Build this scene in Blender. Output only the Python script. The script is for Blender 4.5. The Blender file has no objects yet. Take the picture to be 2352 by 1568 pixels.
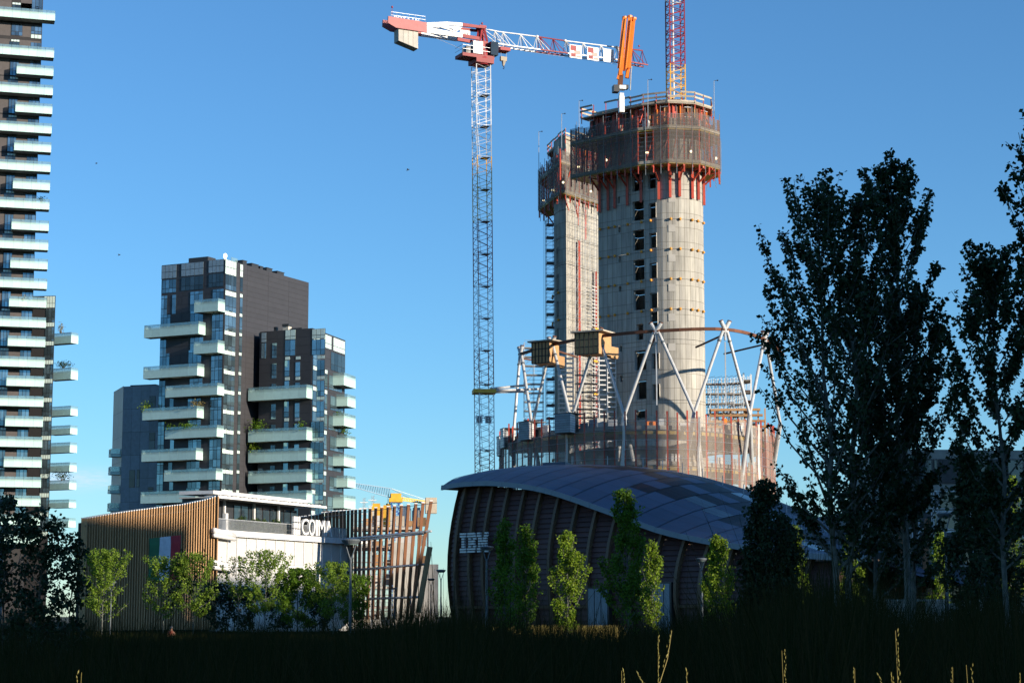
import bpy, math, random
import numpy as np
from mathutils import Vector, Matrix

random.seed(7)
rng = np.random.default_rng(11)
SC = bpy.context.scene
COL = SC.collection
R = math.radians

# ------------------------------------------------------------------ camera
FPX, CX, CY, HOR = 4573.33, 1176.0, 784.0, 1415.0      # 70 mm lens, in units of a 2352 px wide frame
PITCH = math.atan((HOR - CY) / FPX)
CAMZ = 1.6
cam = bpy.data.cameras.new('camera'); cam.lens = 70; cam.sensor_width = 36
cam.clip_start = 0.1; cam.clip_end = 20000
camo = bpy.data.objects.new('camera', cam); COL.objects.link(camo)
camo.location = (0, 0, CAMZ); camo.rotation_euler = (math.pi/2 + PITCH, 0, 0)
SC.camera = camo

# ------------------------------------------------------------------ light
SUN_AZ = R(123.5)                # clockwise from the viewing direction (+Y): behind and to the right
SUN_EL = R(12.5)
S = Vector((math.sin(SUN_AZ)*math.cos(SUN_EL), math.cos(SUN_AZ)*math.cos(SUN_EL), math.sin(SUN_EL)))
w = bpy.data.worlds.new('World'); SC.world = w; w.use_nodes = True
nt = w.node_tree; nt.nodes.clear()
sky = nt.nodes.new('ShaderNodeTexSky'); sky.sky_type = 'NISHITA'; sky.sun_disc = False
sky.sun_elevation = SUN_EL; sky.sun_rotation = SUN_AZ
sky.altitude = 150; sky.air_density = 1.0; sky.dust_density = 0.0; sky.ozone_density = 6.0
hs = nt.nodes.new('ShaderNodeHueSaturation'); hs.inputs['Saturation'].default_value = 1.0; hs.inputs['Value'].default_value = 1.0
bg = nt.nodes.new('ShaderNodeBackground'); bg.inputs['Strength'].default_value = 0.09
out = nt.nodes.new('ShaderNodeOutputWorld')
wb = nt.nodes.new('ShaderNodeMix'); wb.data_type = 'RGBA'; wb.blend_type = 'MULTIPLY'; wb.inputs[0].default_value = 1; wb.inputs[7].default_value = (.97, 1.04, .99, 1)   # camera white balance
nt.links.new(sky.outputs[0], wb.inputs[6]); nt.links.new(wb.outputs[2], hs.inputs['Color']); nt.links.new(hs.outputs[0], bg.inputs['Color'])
# a faint low cloud bank in the west
def _m(op, a, b_=None):
    x = nt.nodes.new('ShaderNodeMath'); x.operation = op
    for i, q in enumerate((a, b_)):
        if q is None: continue
        if hasattr(q, 'type'): nt.links.new(q, x.inputs[i])
        else: x.inputs[i].default_value = q
    return x.outputs[0]
tcw = nt.nodes.new('ShaderNodeTexCoord'); sp_ = nt.nodes.new('ShaderNodeSeparateXYZ'); nt.links.new(tcw.outputs['Generated'], sp_.inputs[0])
az_ = _m('ARCTAN2', sp_.outputs[0], sp_.outputs[1])
e1 = _m('POWER', _m('DIVIDE', _m('ADD', az_, .222), .030), 2.0); e2 = _m('POWER', _m('DIVIDE', _m('SUBTRACT', sp_.outputs[2], .0665), .0050), 2.0)
nzw = nt.nodes.new('ShaderNodeTexNoise'); mpw = nt.nodes.new('ShaderNodeMapping'); mpw.inputs['Scale'].default_value = (40, 40, 220)
nt.links.new(tcw.outputs['Generated'], mpw.inputs[0]); nt.links.new(mpw.outputs[0], nzw.inputs['Vector'])
msk = _m('MULTIPLY', _m('EXPONENT', _m('MULTIPLY', _m('ADD', e1, e2), -1.0)), _m('MULTIPLY', nzw.outputs['Fac'], .75))
cm = nt.nodes.new('ShaderNodeMix'); cm.data_type = 'RGBA'; nt.links.new(msk, cm.inputs[0]); nt.links.new(hs.outputs[0], cm.inputs[6]); cm.inputs[7].default_value = (4.6, 4.7, 5.9, 1)
nt.links.new(cm.outputs[2], bg.inputs['Color'])
nt.links.new(bg.outputs[0], out.inputs[0])
sl = bpy.data.lights.new('sun', 'SUN'); sl.energy = 4.0; sl.angle = R(0.5); sl.color = (1.0, 0.87, 0.70)
so = bpy.data.objects.new('sun', sl); COL.objects.link(so)
so.rotation_euler = S.to_track_quat('Z', 'Y').to_euler()
SC.view_settings.view_transform = 'Standard'
try: SC.view_settings.look = 'None'
except Exception: pass
SC.view_settings.gamma = 1.0; SC.view_settings.exposure = 1.08; SC.view_settings.use_curve_mapping = False
SC.cycles.max_bounces = 6; SC.cycles.diffuse_bounces = 2; SC.cycles.glossy_bounces = 3
SC.cycles.transparent_max_bounces = 24; SC.cycles.caustics_reflective = False; SC.cycles.caustics_refractive = False

# ------------------------------------------------------------------ measuring helpers
_c, _s = math.cos(PITCH), math.sin(PITCH)
def ray(u, v):
    x, y = (u-CX)/FPX, (CY-v)/FPX
    return Vector((x, _c - y*_s, _s + y*_c))
def P(u, v, Y):
    d = ray(u, v); t = Y/d.y
    return Vector((d.x*t, Y, CAMZ + d.z*t))
def proj(p):
    x, y, z = p[0], p[1], p[2]-CAMZ
    dep = y*_c + z*_s; up = -y*_s + z*_c
    return CX + FPX*x/dep, CY - FPX*up/dep
class Fr:
    """a vertical plane through a ground point p0 running along d; o is measured outward (towards the viewer)"""
    def __init__(s, p0, d):
        s.p = Vector((p0[0], p0[1])); s.d = Vector((d[0], d[1])).normalized()
        n = Vector((s.d.y, -s.d.x))
        if n.dot(-s.p) < 0: n = -n
        s.n = n
    def uv(s, u, v, o=0):
        r = ray(u, v); q = s.p + s.n*o
        det = r.x*(-s.d.y) + s.d.x*r.y
        t = (q.x*(-s.d.y) + s.d.x*q.y)/det
        h = Vector((r.x*t, r.y*t)) - q
        return h.dot(s.d), CAMZ + r.z*t
    def pt(s, a, o, z):
        q = s.p + s.d*a + s.n*o
        return Vector((q.x, q.y, z))
    def off(s, o): 
        f = Fr(s.p + s.n*o, s.d); f.n = s.n; return f

# ------------------------------------------------------------------ materials
MATS = {}
def mat(name, col, rough=0.7, metal=0.0, var=0.12, scale=1.5, bump=0.0, col2=None, spec=0.5, rand=0.0, emit=0, trans=0.0, island=False, stretch=None, streak=0.0):
    if name in MATS: return MATS[name]
    m = bpy.data.materials.new(name); m.use_nodes = True
    n = m.node_tree.nodes; L = m.node_tree.links; b = n['Principled BSDF']
    b.inputs['Roughness'].default_value = rough; b.inputs['Metallic'].default_value = metal
    b.inputs['Specular IOR Level'].default_value = spec
    geo = n.new('ShaderNodeNewGeometry')
    no = n.new('ShaderNodeTexNoise'); no.inputs['Scale'].default_value = scale; no.inputs['Detail'].default_value = 5
    no.inputs['Roughness'].default_value = 0.6
    if stretch:
        mp = n.new('ShaderNodeMapping'); mp.inputs['Scale'].default_value = stretch
        L.new(geo.outputs['Position'], mp.inputs[0]); L.new(mp.outputs[0], no.inputs['Vector'])
    else: L.new(geo.outputs['Position'], no.inputs['Vector'])
    rp = n.new('ShaderNodeValToRGB')
    c2 = col2 or tuple(min(1, c*(1+var)) for c in col)
    c1 = col if col2 else tuple(c*(1-var) for c in col)
    rp.color_ramp.elements[0].position = 0.33; rp.color_ramp.elements[1].position = 0.67
    rp.color_ramp.elements[0].color = (*c1, 1); rp.color_ramp.elements[1].color = (*c2, 1)
    L.new(no.outputs['Fac'], rp.inputs['Fac'])
    last = rp.outputs[0]
    if rand or island:
        mx = n.new('ShaderNodeHueSaturation')
        ma = n.new('ShaderNodeMapRange'); ma.inputs[3].default_value = 1-(rand or .35); ma.inputs[4].default_value = 1+(rand or .35)
        if island: L.new(geo.outputs['Random Per Island'], ma.inputs[0])
        else:
            oi = n.new('ShaderNodeObjectInfo'); L.new(oi.outputs['Random'], ma.inputs[0])
        L.new(ma.outputs[0], mx.inputs['Value']); L.new(last, mx.inputs['Color']); last = mx.outputs[0]
    L.new(last, b.inputs['Base Color'])
    if bump:
        bp = n.new('ShaderNodeBump'); bp.inputs['Strength'].default_value = bump; bp.inputs['Distance'].default_value = 0.05
        n2 = n.new('ShaderNodeTexNoise'); n2.inputs['Scale'].default_value = scale*6; n2.inputs['Detail'].default_value = 4
        L.new(geo.outputs['Position'], n2.inputs['Vector']); L.new(n2.outputs['Fac'], bp.inputs['Height']); L.new(bp.outputs[0], b.inputs['Normal'])
    if emit:
        b.inputs['Emission Color'].default_value = (1, .85, .5, 1); b.inputs['Emission Strength'].default_value = emit
    if trans:
        tr = n.new('ShaderNodeBsdfTransparent'); mx2 = n.new('ShaderNodeMixShader'); mx2.inputs[0].default_value = trans
        L.new(b.outputs[0], mx2.inputs[1]); L.new(tr.outputs[0], mx2.inputs[2]); L.new(mx2.outputs[0], n['Material Output'].inputs[0])
    MATS[name] = m
    return m

def leafmat(name, c1, c2, tl=0.35, spec=0.16):
    m = bpy.data.materials.new(name); m.use_nodes = True
    n = m.node_tree.nodes; L = m.node_tree.links; b = n['Principled BSDF']
    b.inputs['Roughness'].default_value = 0.55; b.inputs['Specular IOR Level'].default_value = spec
    geo = n.new('ShaderNodeNewGeometry'); rp = n.new('ShaderNodeValToRGB')
    rp.color_ramp.elements[0].color = (*c1, 1); rp.color_ramp.elements[1].color = (*c2, 1)
    L.new(geo.outputs['Random Per Island'], rp.inputs[0]); L.new(rp.outputs[0], b.inputs['Base Color'])
    t = n.new('ShaderNodeBsdfTranslucent'); L.new(rp.outputs[0], t.inputs[0])
    mx = n.new('ShaderNodeMixShader'); mx.inputs[0].default_value = tl
    L.new(b.outputs[0], mx.inputs[1]); L.new(t.outputs[0], mx.inputs[2]); L.new(mx.outputs[0], n['Material Output'].inputs[0])
    return m

def concrete_mat(name, c1, c2):
    """cast concrete: form-panel joints from a (run, height) map, stains and blotches"""
    m = bpy.data.materials.new(name); m.use_nodes = True
    n = m.node_tree.nodes; L = m.node_tree.links; b = n['Principled BSDF']
    b.inputs['Roughness'].default_value = 0.85; b.inputs['Specular IOR Level'].default_value = 0.2
    uv = n.new('ShaderNodeUVMap'); uv.uv_map = 'run'
    br = n.new('ShaderNodeTexBrick'); br.offset = 0.0; br.inputs['Scale'].default_value = 1
    br.inputs['Brick Width'].default_value = 0.85; br.inputs['Row Height'].default_value = 2.03
    br.inputs['Mortar Size'].default_value = 0.03; br.inputs['Mortar Smooth'].default_value = 0.2
    br.inputs['Color1'].default_value = (1, 1, 1, 1); br.inputs['Color2'].default_value = (.84, .84, .86, 1); br.inputs['Mortar'].default_value = (.42, .40, .37, 1)
    L.new(uv.outputs[0], br.inputs['Vector'])
    geo = n.new('ShaderNodeNewGeometry')
    no = n.new('ShaderNodeTexNoise'); no.inputs['Scale'].default_value = 0.55; no.inputs['Detail'].default_value = 6; no.inputs['Roughness'].default_value = .65
    mp = n.new('ShaderNodeMapping'); mp.inputs['Scale'].default_value = (2.0, 2.0, .28)
    L.new(geo.outputs['Position'], mp.inputs[0]); L.new(mp.outputs[0], no.inputs['Vector'])
    rp = n.new('ShaderNodeValToRGB'); rp.color_ramp.elements[0].position = .3; rp.color_ramp.elements[1].position = .68
    rp.color_ramp.elements[0].color = (*c1, 1); rp.color_ramp.elements[1].color = (*c2, 1)
    L.new(no.outputs['Fac'], rp.inputs[0])
    mx = n.new('ShaderNodeMix'); mx.data_type = 'RGBA'; mx.blend_type = 'MULTIPLY'; mx.inputs[0].default_value = 1
    L.new(rp.outputs[0], mx.inputs[6]); L.new(br.outputs['Color'], mx.inputs[7]); L.new(mx.outputs[2], b.inputs['Base Color'])
    bp = n.new('ShaderNodeBump'); bp.inputs['Strength'].default_value = .5; bp.inputs['Distance'].default_value = .03; bp.invert = True
    L.new(br.outputs['Fac'], bp.inputs['Height']); L.new(bp.outputs[0], b.inputs['Normal'])
    return m

M = dict(
 conc=concrete_mat('cast_concrete', (.27, .26, .228), (.47, .45, .395)),
 conc_shade=mat('concrete_shade', (.18, .17, .15), .9),  # dark concrete tone standing for the shade in openings
 slab=mat('slab_concrete', (.42, .40, .36), .85, scale=.8),
 red=mat('red_paint', (.42, .058, .03), .5, rand=.25),
 crimson=mat('crimson_paint', (.24, .011, .016), .6, rand=.15),
 orange=mat('orange_paint', (.75, .2, .015), .45),
 yellow=mat('yellow_paint', (.7, .38, .03), .5, rand=.1),
 white=mat('white_paint', (.68, .68, .67), .45, rand=.06),
 offw=mat('offwhite_panel', (.50, .495, .475), .6, rand=.05, var=.04),
 pipe=mat('white_pipe_paint', (.42, .43, .435), .4),
 galv=mat('galvanised_steel', (.42, .44, .46), .45, metal=.4),
 scaf=mat('scaffold_steel', (.22, .24, .26), .5, metal=.4),
 dark=mat('dark_metal', (.03, .032, .036), .45),
 lampd=mat('lamp_grey_metal', (.10, .12, .135), .5, metal=.1),
 rust=mat('rusty_steel', (.13, .05, .025), .85, rand=.2, scale=4),
 plank=mat('pale_plank', (.38, .33, .26), .8, rand=.25, scale=3),
 ply=mat('plywood', (.40, .225, .10), .75, rand=.18, scale=3),
 lath=mat('black_batten', (.03, .028, .025), .8),
 larch=mat('larch_slat', (.40, .225, .10), .65, rand=.16, scale=2.5, stretch=(3, 3, .4)),
 fin=mat('brown_timber_fin', (.21, .085, .035), .6, rand=.2, scale=2.5, stretch=(3, 3, .4)),
 siding=mat('dark_plank', (.078, .031, .024), .6, rand=.22, scale=2),
 rib=mat('weathered_timber_rib', (.13, .075, .04), .65, rand=.15, scale=2),
 roof=mat('roof_metal', (.062, .082, .128), .45, metal=.1, rand=.16, var=.05),
 seam=mat('roof_seam', (.06, .07, .085), .6),
 dkglass=mat('skylight_glass', (.010, .009, .011), .35, rand=.4, spec=.06),
 rglass=mat('roof_glass', (.02, .018, .02), .07, metal=.25, rand=.4, spec=.6),
 fascia=mat('fascia_metal', (.15, .185, .215), .5, metal=.3, var=.04),
 clad=mat('charcoal_cladding', (.033, .033, .039), .55, rand=.06, var=.08, scale=.7),
 cladj=mat('cladding_joint', (.018, .017, .019), .8),
 bclad=mat('slate_blue_cladding', (.15, .195, .24), .4, metal=.2, rand=.1),
 brclad=mat('brown_cladding', (.062, .054, .054), .65, rand=.1),
 frame=mat('window_frame', (.018, .02, .024), .4),
 glass=mat('window_glass', (.16, .25, .30), .06, metal=.75, rand=.45, var=.3, scale=.25),
 dglass=mat('dim_glass', (.03, .05, .065), .05, metal=.3, rand=.5, spec=.8),
 spand=mat('spandrel_glass', (.52, .64, .60), .22, metal=.05, rand=.08, var=.06),
 frost=mat('frosted_glass', (.46, .66, .62), .25, rand=.05, var=.05),
 clear=mat('clear_glass', (.30, .48, .52), .05, metal=.4, trans=.55),
 soffit=mat('soffit', (.50, .48, .43), .8),
 net=mat('debris_net', (.14, .125, .113), .9, trans=.67, rand=.2),
 netp=mat('pale_debris_net', (.42, .365, .31), .9, trans=.75, rand=.2),
 drape=mat('white_netting', (.7, .67, .62), .9, trans=.25),
 bulb=mat('work_lamp_glow', (.9, .8, .5), .5, emit=2.5),
 pot=mat('planter', (.1, .09, .08), .8),
 bark=mat('pale_bark', (.105, .11, .095), .85, scale=9, var=.35),
 barkd=mat('brown_bark', (.09, .075, .055), .9, scale=9, var=.3),
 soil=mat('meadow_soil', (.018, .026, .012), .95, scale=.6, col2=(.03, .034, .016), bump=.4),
 fgreen=mat('flag_green', (.01, .13, .055), .7), fwhite=mat('flag_white', (.6, .6, .66), .7), fred=mat('flag_red', (.40, .015, .03), .7),
 blue=mat('blue_paint', (.03, .09, .38), .5),
 stone=mat('beige_stone', (.34, .31, .27), .85, rand=.08),
 skin=mat('skin', (.26, .13, .085), .6), shirt=mat('rust_shirt', (.2, .045, .025), .8), bird=mat('bird_feather', (.03, .03, .035), .8),
)
def gradient_glass(m):
    n = m.node_tree.nodes; L = m.node_tree.links; b = n['Principled BSDF']
    tc = n.new('ShaderNodeTexCoord'); sx = n.new('ShaderNodeSeparateXYZ'); L.new(tc.outputs['Generated'], sx.inputs[0])
    mr = n.new('ShaderNodeMapRange'); mr.interpolation_type = 'SMOOTHSTEP'; mr.inputs[1].default_value = .62; mr.inputs[2].default_value = 1.0; mr.inputs[4].default_value = .6
    L.new(sx.outputs[2], mr.inputs[0]); tr = n.new('ShaderNodeBsdfTransparent'); mx = n.new('ShaderNodeMixShader')
    L.new(mr.outputs[0], mx.inputs[0]); L.new(b.outputs[0], mx.inputs[1]); L.new(tr.outputs[0], mx.inputs[2]); L.new(mx.outputs[0], n['Material Output'].inputs[0])
gradient_glass(M['frost'])
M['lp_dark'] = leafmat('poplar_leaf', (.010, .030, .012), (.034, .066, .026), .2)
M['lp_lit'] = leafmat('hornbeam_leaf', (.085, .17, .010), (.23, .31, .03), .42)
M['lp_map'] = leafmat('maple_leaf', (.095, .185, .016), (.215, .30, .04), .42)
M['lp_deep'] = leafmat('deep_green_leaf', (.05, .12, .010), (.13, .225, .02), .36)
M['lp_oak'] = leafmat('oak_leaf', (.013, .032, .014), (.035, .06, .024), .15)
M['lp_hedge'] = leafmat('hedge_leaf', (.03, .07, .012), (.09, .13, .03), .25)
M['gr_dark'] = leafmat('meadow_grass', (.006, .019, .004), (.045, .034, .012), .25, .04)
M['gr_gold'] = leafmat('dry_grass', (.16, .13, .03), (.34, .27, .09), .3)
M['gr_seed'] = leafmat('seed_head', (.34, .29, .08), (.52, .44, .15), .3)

# ------------------------------------------------------------------ object helpers
BASE = {}
def root_base(o):
    while o.parent: o = o.parent
    return BASE.get(o.name, Vector((0, 0, 0)))
def tagp(o, label=None, cat=None, group=None, kind=None):
    if label: o['label'] = label
    if cat: o['category'] = cat
    if group: o['group'] = group
    if kind: o['kind'] = kind
    return o
def thing(name, label, cat, loc, group=None):
    o = bpy.data.objects.new(name, None); COL.objects.link(o); o.location = loc
    o.empty_display_size = .2
    BASE[o.name] = Vector(loc); tagp(o, label, cat, group)
    return o
class MB:
    def __init__(s): s.v = []; s.f = []
    def poly(s, pts):
        n = len(s.v); s.v += [tuple(p) for p in pts]; s.f.append(tuple(range(n, n+len(pts))))
    def hexa(s, p):       # 8 points: bottom 4, top 4
        n = len(s.v); s.v += [tuple(q) for q in p]
        for f in ((0,3,2,1),(4,5,6,7),(0,1,5,4),(1,2,6,5),(2,3,7,6),(3,0,4,7)): s.f.append(tuple(n+i for i in f))
        return s
    def box(s, fr, a0, a1, o0, o1, z0, z1):
        return s.hexa([fr.pt(a0,o0,z0), fr.pt(a1,o0,z0), fr.pt(a1,o1,z0), fr.pt(a0,o1,z0), fr.pt(a0,o0,z1), fr.pt(a1,o0,z1), fr.pt(a1,o1,z1), fr.pt(a0,o1,z1)])
    def tube(s, p, q, r, n=5, r2=None, caps=True):
        return s.path([p, q], [r, r if r2 is None else r2], n, caps)
    def path(s, pts, rad, n=6, caps=True):
        pts = [Vector(p) for p in pts]; k = len(pts); base = len(s.v)
        if not hasattr(rad, '__len__'): rad = [rad]*k
        for i in range(k):
            t = (pts[min(i+1, k-1)] - pts[max(i-1, 0)])
            if t.length < 1e-9: t = Vector((0, 0, 1))
            t.normalize(); x = t.cross(Vector((0.03, 0.06, 1)) if abs(t.z) < .9 else Vector((0, 1, 0.05))); x.normalize(); y = t.cross(x)
            for j in range(n):
                a = 2*math.pi*j/n + math.pi/4; s.v.append(tuple(pts[i] + (x*math.cos(a) + y*math.sin(a))*rad[i]))
        for i in range(k-1):
            for j in range(n):
                a = base+i*n+j; b = base+i*n+(j+1) % n; s.f.append((a, b, b+n, a+n))
        if caps: s.f.append(tuple(base+j for j in reversed(range(n)))); s.f.append(tuple(base+(k-1)*n+j for j in range(n)))
        return s
    def beam(s, p, q, w, h):
        p, q = Vector(p), Vector(q); t = (q-p).normalized()
        x = t.cross(Vector((0, 0, 1)));  x = x.normalized() if x.length > 1e-4 else Vector((1, 0, 0)); y = x.cross(t)
        c = [(-w/2, -h/2), (w/2, -h/2), (w/2, h/2), (-w/2, h/2)]
        return s.hexa([p+x*a+y*b for a, b in c] + [q+x*a+y*b for a, b in c])
    def lathe(s, c, prof, n=16):
        base = len(s.v); k = len(prof)
        for r_, z in prof:
            for j in range(n):
                a = 2*math.pi*j/n; s.v.append((c[0]+r_*math.cos(a), c[1]+r_*math.sin(a), c[2]+z))
        for i in range(k-1):
            for j in range(n):
                a = base+i*n+j; b = base+i*n+(j+1) % n; s.f.append((a, b, b+n, a+n))
        s.f.append(tuple(base+j for j in reversed(range(n)))); s.f.append(tuple(base+(k-1)*n+j for j in range(n)))
        return s
    def build(s, name, m, parent=None, smooth=False, kind=None, label=None):
        if not s.v: return None
        b = root_base(parent) if parent else Vector((0, 0, 0))
        me = bpy.data.meshes.new(name)
        me.from_pydata([(x-b.x, y-b.y, z-b.z) for x, y, z in s.v], [], s.f)
        me.materials.append(m)
        if smooth: me.polygons.foreach_set('use_smooth', [True]*len(me.polygons))
        o = bpy.data.objects.new(name, me); COL.objects.link(o)
        if parent: o.parent = parent
        if kind: o['kind'] = kind
        if label: o['label'] = label
        return o
_UB = {}
def ubox(m):
    if m.name not in _UB:
        b = MB(); b.hexa([(-.5,-.5,-.5),(.5,-.5,-.5),(.5,.5,-.5),(-.5,.5,-.5),(-.5,-.5,.5),(.5,-.5,.5),(.5,.5,.5),(-.5,.5,.5)])
        me = bpy.data.meshes.new('block_'+m.name); me.from_pydata(b.v, [], b.f); me.materials.append(m); _UB[m.name] = me
    return _UB[m.name]
def piece(name, m, parent, fr, a0, a1, o0, o1, z0, z1):
    """one shared box mesh, sized by its object: a brick / plank / panel / pane"""
    o = bpy.data.objects.new(name, ubox(m)); COL.objects.link(o)
    c = fr.pt((a0+a1)/2, (o0+o1)/2, (z0+z1)/2) - root_base(parent)
    ang = math.atan2(fr.d.y, fr.d.x)
    o.parent = parent; o.location = c; o.rotation_euler = (0, 0, ang)
    o.scale = (abs(a1-a0), abs(o1-o0), abs(z1-z0))
    return o
def rod(name, m, parent, p, q, w_, h_=None):
    """shared box mesh laid from p to q"""
    p, q = Vector(p), Vector(q); h_ = h_ or w_
    o = bpy.data.objects.new(name, ubox(m)); COL.objects.link(o)
    o.parent = parent; o.location = (p+q)/2 - root_base(parent)
    o.rotation_euler = (q-p).to_track_quat('Z', 'Y').to_euler(); o.scale = (w_, h_, (q-p).length)
    return o
def quads(name, V, m, parent=None, kind=None, fold=False):
    """V (N,4,3) -> N separate quads in one mesh, fast"""
    b = root_base(parent) if parent else Vector((0, 0, 0))
    N = len(V); me = bpy.data.meshes.new(name)
    co = (V.reshape(-1, 3) - np.array(b)).astype(np.float32)
    me.vertices.add(N*4); me.vertices.foreach_set('co', co.ravel())
    me.loops.add(N*4); me.loops.foreach_set('vertex_index', np.arange(N*4, dtype=np.int32))
    me.polygons.add(N); me.polygons.foreach_set('loop_start', np.arange(0, N*4, 4, dtype=np.int32))
    try: me.polygons.foreach_set('loop_total', np.full(N, 4, dtype=np.int32))
    except Exception: pass
    me.update(calc_edges=True); me.validate()
    me.materials.append(m)
    o = bpy.data.objects.new(name, me); COL.objects.link(o)
    if parent: o.parent = parent
    if kind: o['kind'] = kind
    return o
def text_mesh(s, size, depth):
    c = bpy.data.curves.new('t', 'FONT'); c.body = s; c.size = size; c.extrude = depth; c.align_x = 'CENTER'
    o = bpy.data.objects.new('t', c); COL.objects.link(o); bpy.context.view_layer.update()
    me = bpy.data.meshes.new_from_object(o.evaluated_get(bpy.context.evaluated_depsgraph_get()))
    bpy.data.objects.remove(o); bpy.data.curves.remove(c)
    return me
def letter(ch, fr, a, o, z, h, m, parent, depth=.12, wide=1.0, name='letter'):
    me = text_mesh(ch, h*1.38, depth); me.materials.clear(); me.materials.append(m)
    ob = bpy.data.objects.new(name, me); COL.objects.link(ob); ob.parent = parent
    ob.location = fr.pt(a, o, z) - root_base(parent)
    d = fr.d if fr.d.x > 0 else -fr.d
    ob.rotation_euler = (math.pi/2, 0, math.atan2(d.y, d.x)); ob.scale = (wide, 1, 1)
    return ob

# ================================================================== ground and unseen blocks added to shade the park
g = MB(); g.poly([(-6000, -3000, 0), (6000, -3000, 0), (6000, 9000, 0), (-6000, 9000, 0)])
g.build('ground', M['soil'], kind='structure')

def shade_block(label, q0, q1, r0, depth, h, floors):
    """an unseen block added between the park and the sun to cast shade"""
    sx, sy = Vector((S.x, S.y)).normalized()
    e = Vector((-sy, sx)); sv = Vector((sx, sy))                 # e runs across the sun, sv towards it
    p0 = e*q0 + sv*r0
    t = thing('office_building', label, 'building', (p0.x, p0.y, 0))  # unseen; put here for the shade it throws into view
    fr = Fr((p0.x, p0.y), (e.x, e.y)); fr.n = -sv
    b = MB(); b.box(fr, 0, q1-q0, -depth, 0, 0, h); b.build('wall', M['stone'], t)
    wn = MB(); hh = h/floors
    for k in range(floors): wn.box(fr, 1, q1-q0-1, .02, .06, k*hh+1, k*hh+hh-.6)
    wn.build('window_band', M['glass'], t)
_e = Vector((-S.y, S.x)).normalized(); _sv = Vector((S.x, S.y)).normalized()
def Q(u, Y): return Vector(((u-CX)/FPX*Y, Y)).dot(_e)
def Rr(u, Y): return Vector(((u-CX)/FPX*Y, Y)).dot(_sv)
_tan = math.tan(SUN_EL)
shade_block('long unseen block added to shade the foreground meadow', Q(2343, 3.3)+1.0, Q(1425, 74.5), 58, 16, 27, 7)
shade_block('tall unseen block added to shade the pavilion', Q(2000, 131), Q(440, 199.3), 60, 20, 10.6+(60-Rr(330, 194))*_tan, 14)
shade_block('unseen slab added to shade the lawn under the maples', Q(205, 150), Q(2000, 131)-.3, 58, 16, 1.5+(58-Rr(450, 150))*_tan, 10)
shade_block('unseen block added to shade the lower white wall', Q(440, 199.3)+.2, Q(800, 229)-2, 60, 20, 5.0+(60-Rr(640, 216))*_tan, 13)
shade_block('slender unseen tower added to shade the lower crane mast', Q(1110, 260)-20, Q(1110, 260)+2.5, 150, 20, 61+(150-Rr(1110, 260))*_tan, 36)

# ================================================================== shared facade pieces
def window(fr, a0, a1, z0, z1, parent, nc=1, rows=(1,), o=.06, g_=None, name='window'):
    if a1 < a0: a0, a1 = a1, a0
    b = MB(); b.box(fr, a0, a1, -.1, o, z0, z1); wo = b.build(name, M['frame'], parent)
    zz = z0; tot = sum(rows)
    for r_ in rows:
        h = (z1-z0)*r_/tot
        for c in range(nc):
            w0 = a0 + (a1-a0)*c/nc; w1 = a0 + (a1-a0)*(c+1)/nc
            gm = g_ or M['glass']
            if isinstance(gm, (list, tuple)): gm = gm[rows.index(r_) % len(gm)]
            piece('pane', gm, wo, fr, w0+.05, w1-.05, o-.02, o+.035, zz+.05, zz+h-.05)
        zz += h
    return wo
def balcony(fr, a0, a1, o0, o1, zb, parent, h=1.45, rail=.5, seg=2.0, side0=True, side1=True):
    if a1 < a0: a0, a1 = a1, a0
    b = MB(); b.box(fr, a0+.05, a1-.05, o0, o1-.05, zb+.02, zb+.27); bo = b.build('balcony', M['soffit'], parent)
    n = max(1, round((a1-a0)/seg))
    for i in range(n):
        w0 = a0+(a1-a0)*i/n; w1 = a0+(a1-a0)*(i+1)/n
        piece('balustrade_panel', M['frost'], bo, fr, w0+.012, w1-.012, o1-.05, o1, zb, zb+h)
        piece('glass_rail', M['clear'], bo, fr, w0+.03, w1-.03, o1-.04, o1-.02, zb+h+.02, zb+h+rail)
    for a, sd in ((a0, side0), (a1, side1)):
        if sd:
            s0, s1 = (a, a+.05) if a == a0 else (a-.05, a)
            piece('balustrade_panel', M['frost'], bo, fr, s0, s1, o0, o1-.06, zb, zb+h)
            piece('glass_rail', M['clear'], bo, fr, s0+.01, s1-.01, o0, o1-.06, zb+h+.02, zb+h+rail)
    r_ = MB(); zt = zb+h+rail-.08
    r_.beam(fr.pt(a0, o1-.12, zt), fr.pt(a1, o1-.12, zt), .05, .05)
    for a in (a0+.06, a1-.06): r_.beam(fr.pt(a, o0, zt), fr.pt(a, o1-.12, zt), .05, .05)
    for i in range(n+1):
        a = min(max(a0+(a1-a0)*i/n, a0+.1), a1-.1); r_.beam(fr.pt(a, o1-.12, zb+h-.1), fr.pt(a, o1-.12, zt), .05, .05)
    r_.build('handrail', M['frame'], bo)
    return bo
def cladding(fr, a0, a1, z0, z1, nc, dz, m, parent, o=.03, name='cladding_panel'):
    n = max(1, round((z1-z0)/dz))
    for k in range(n):
        for c in range(nc):
            w0 = a0+(a1-a0)*c/nc; w1 = a0+(a1-a0)*(c+1)/nc
            piece(name, m, parent, fr, min(w0, w1)+.02, max(w0, w1)-.02, -.05, o, z0+(z1-z0)*k/n+.025, z0+(z1-z0)*(k+1)/n-.025)

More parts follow.
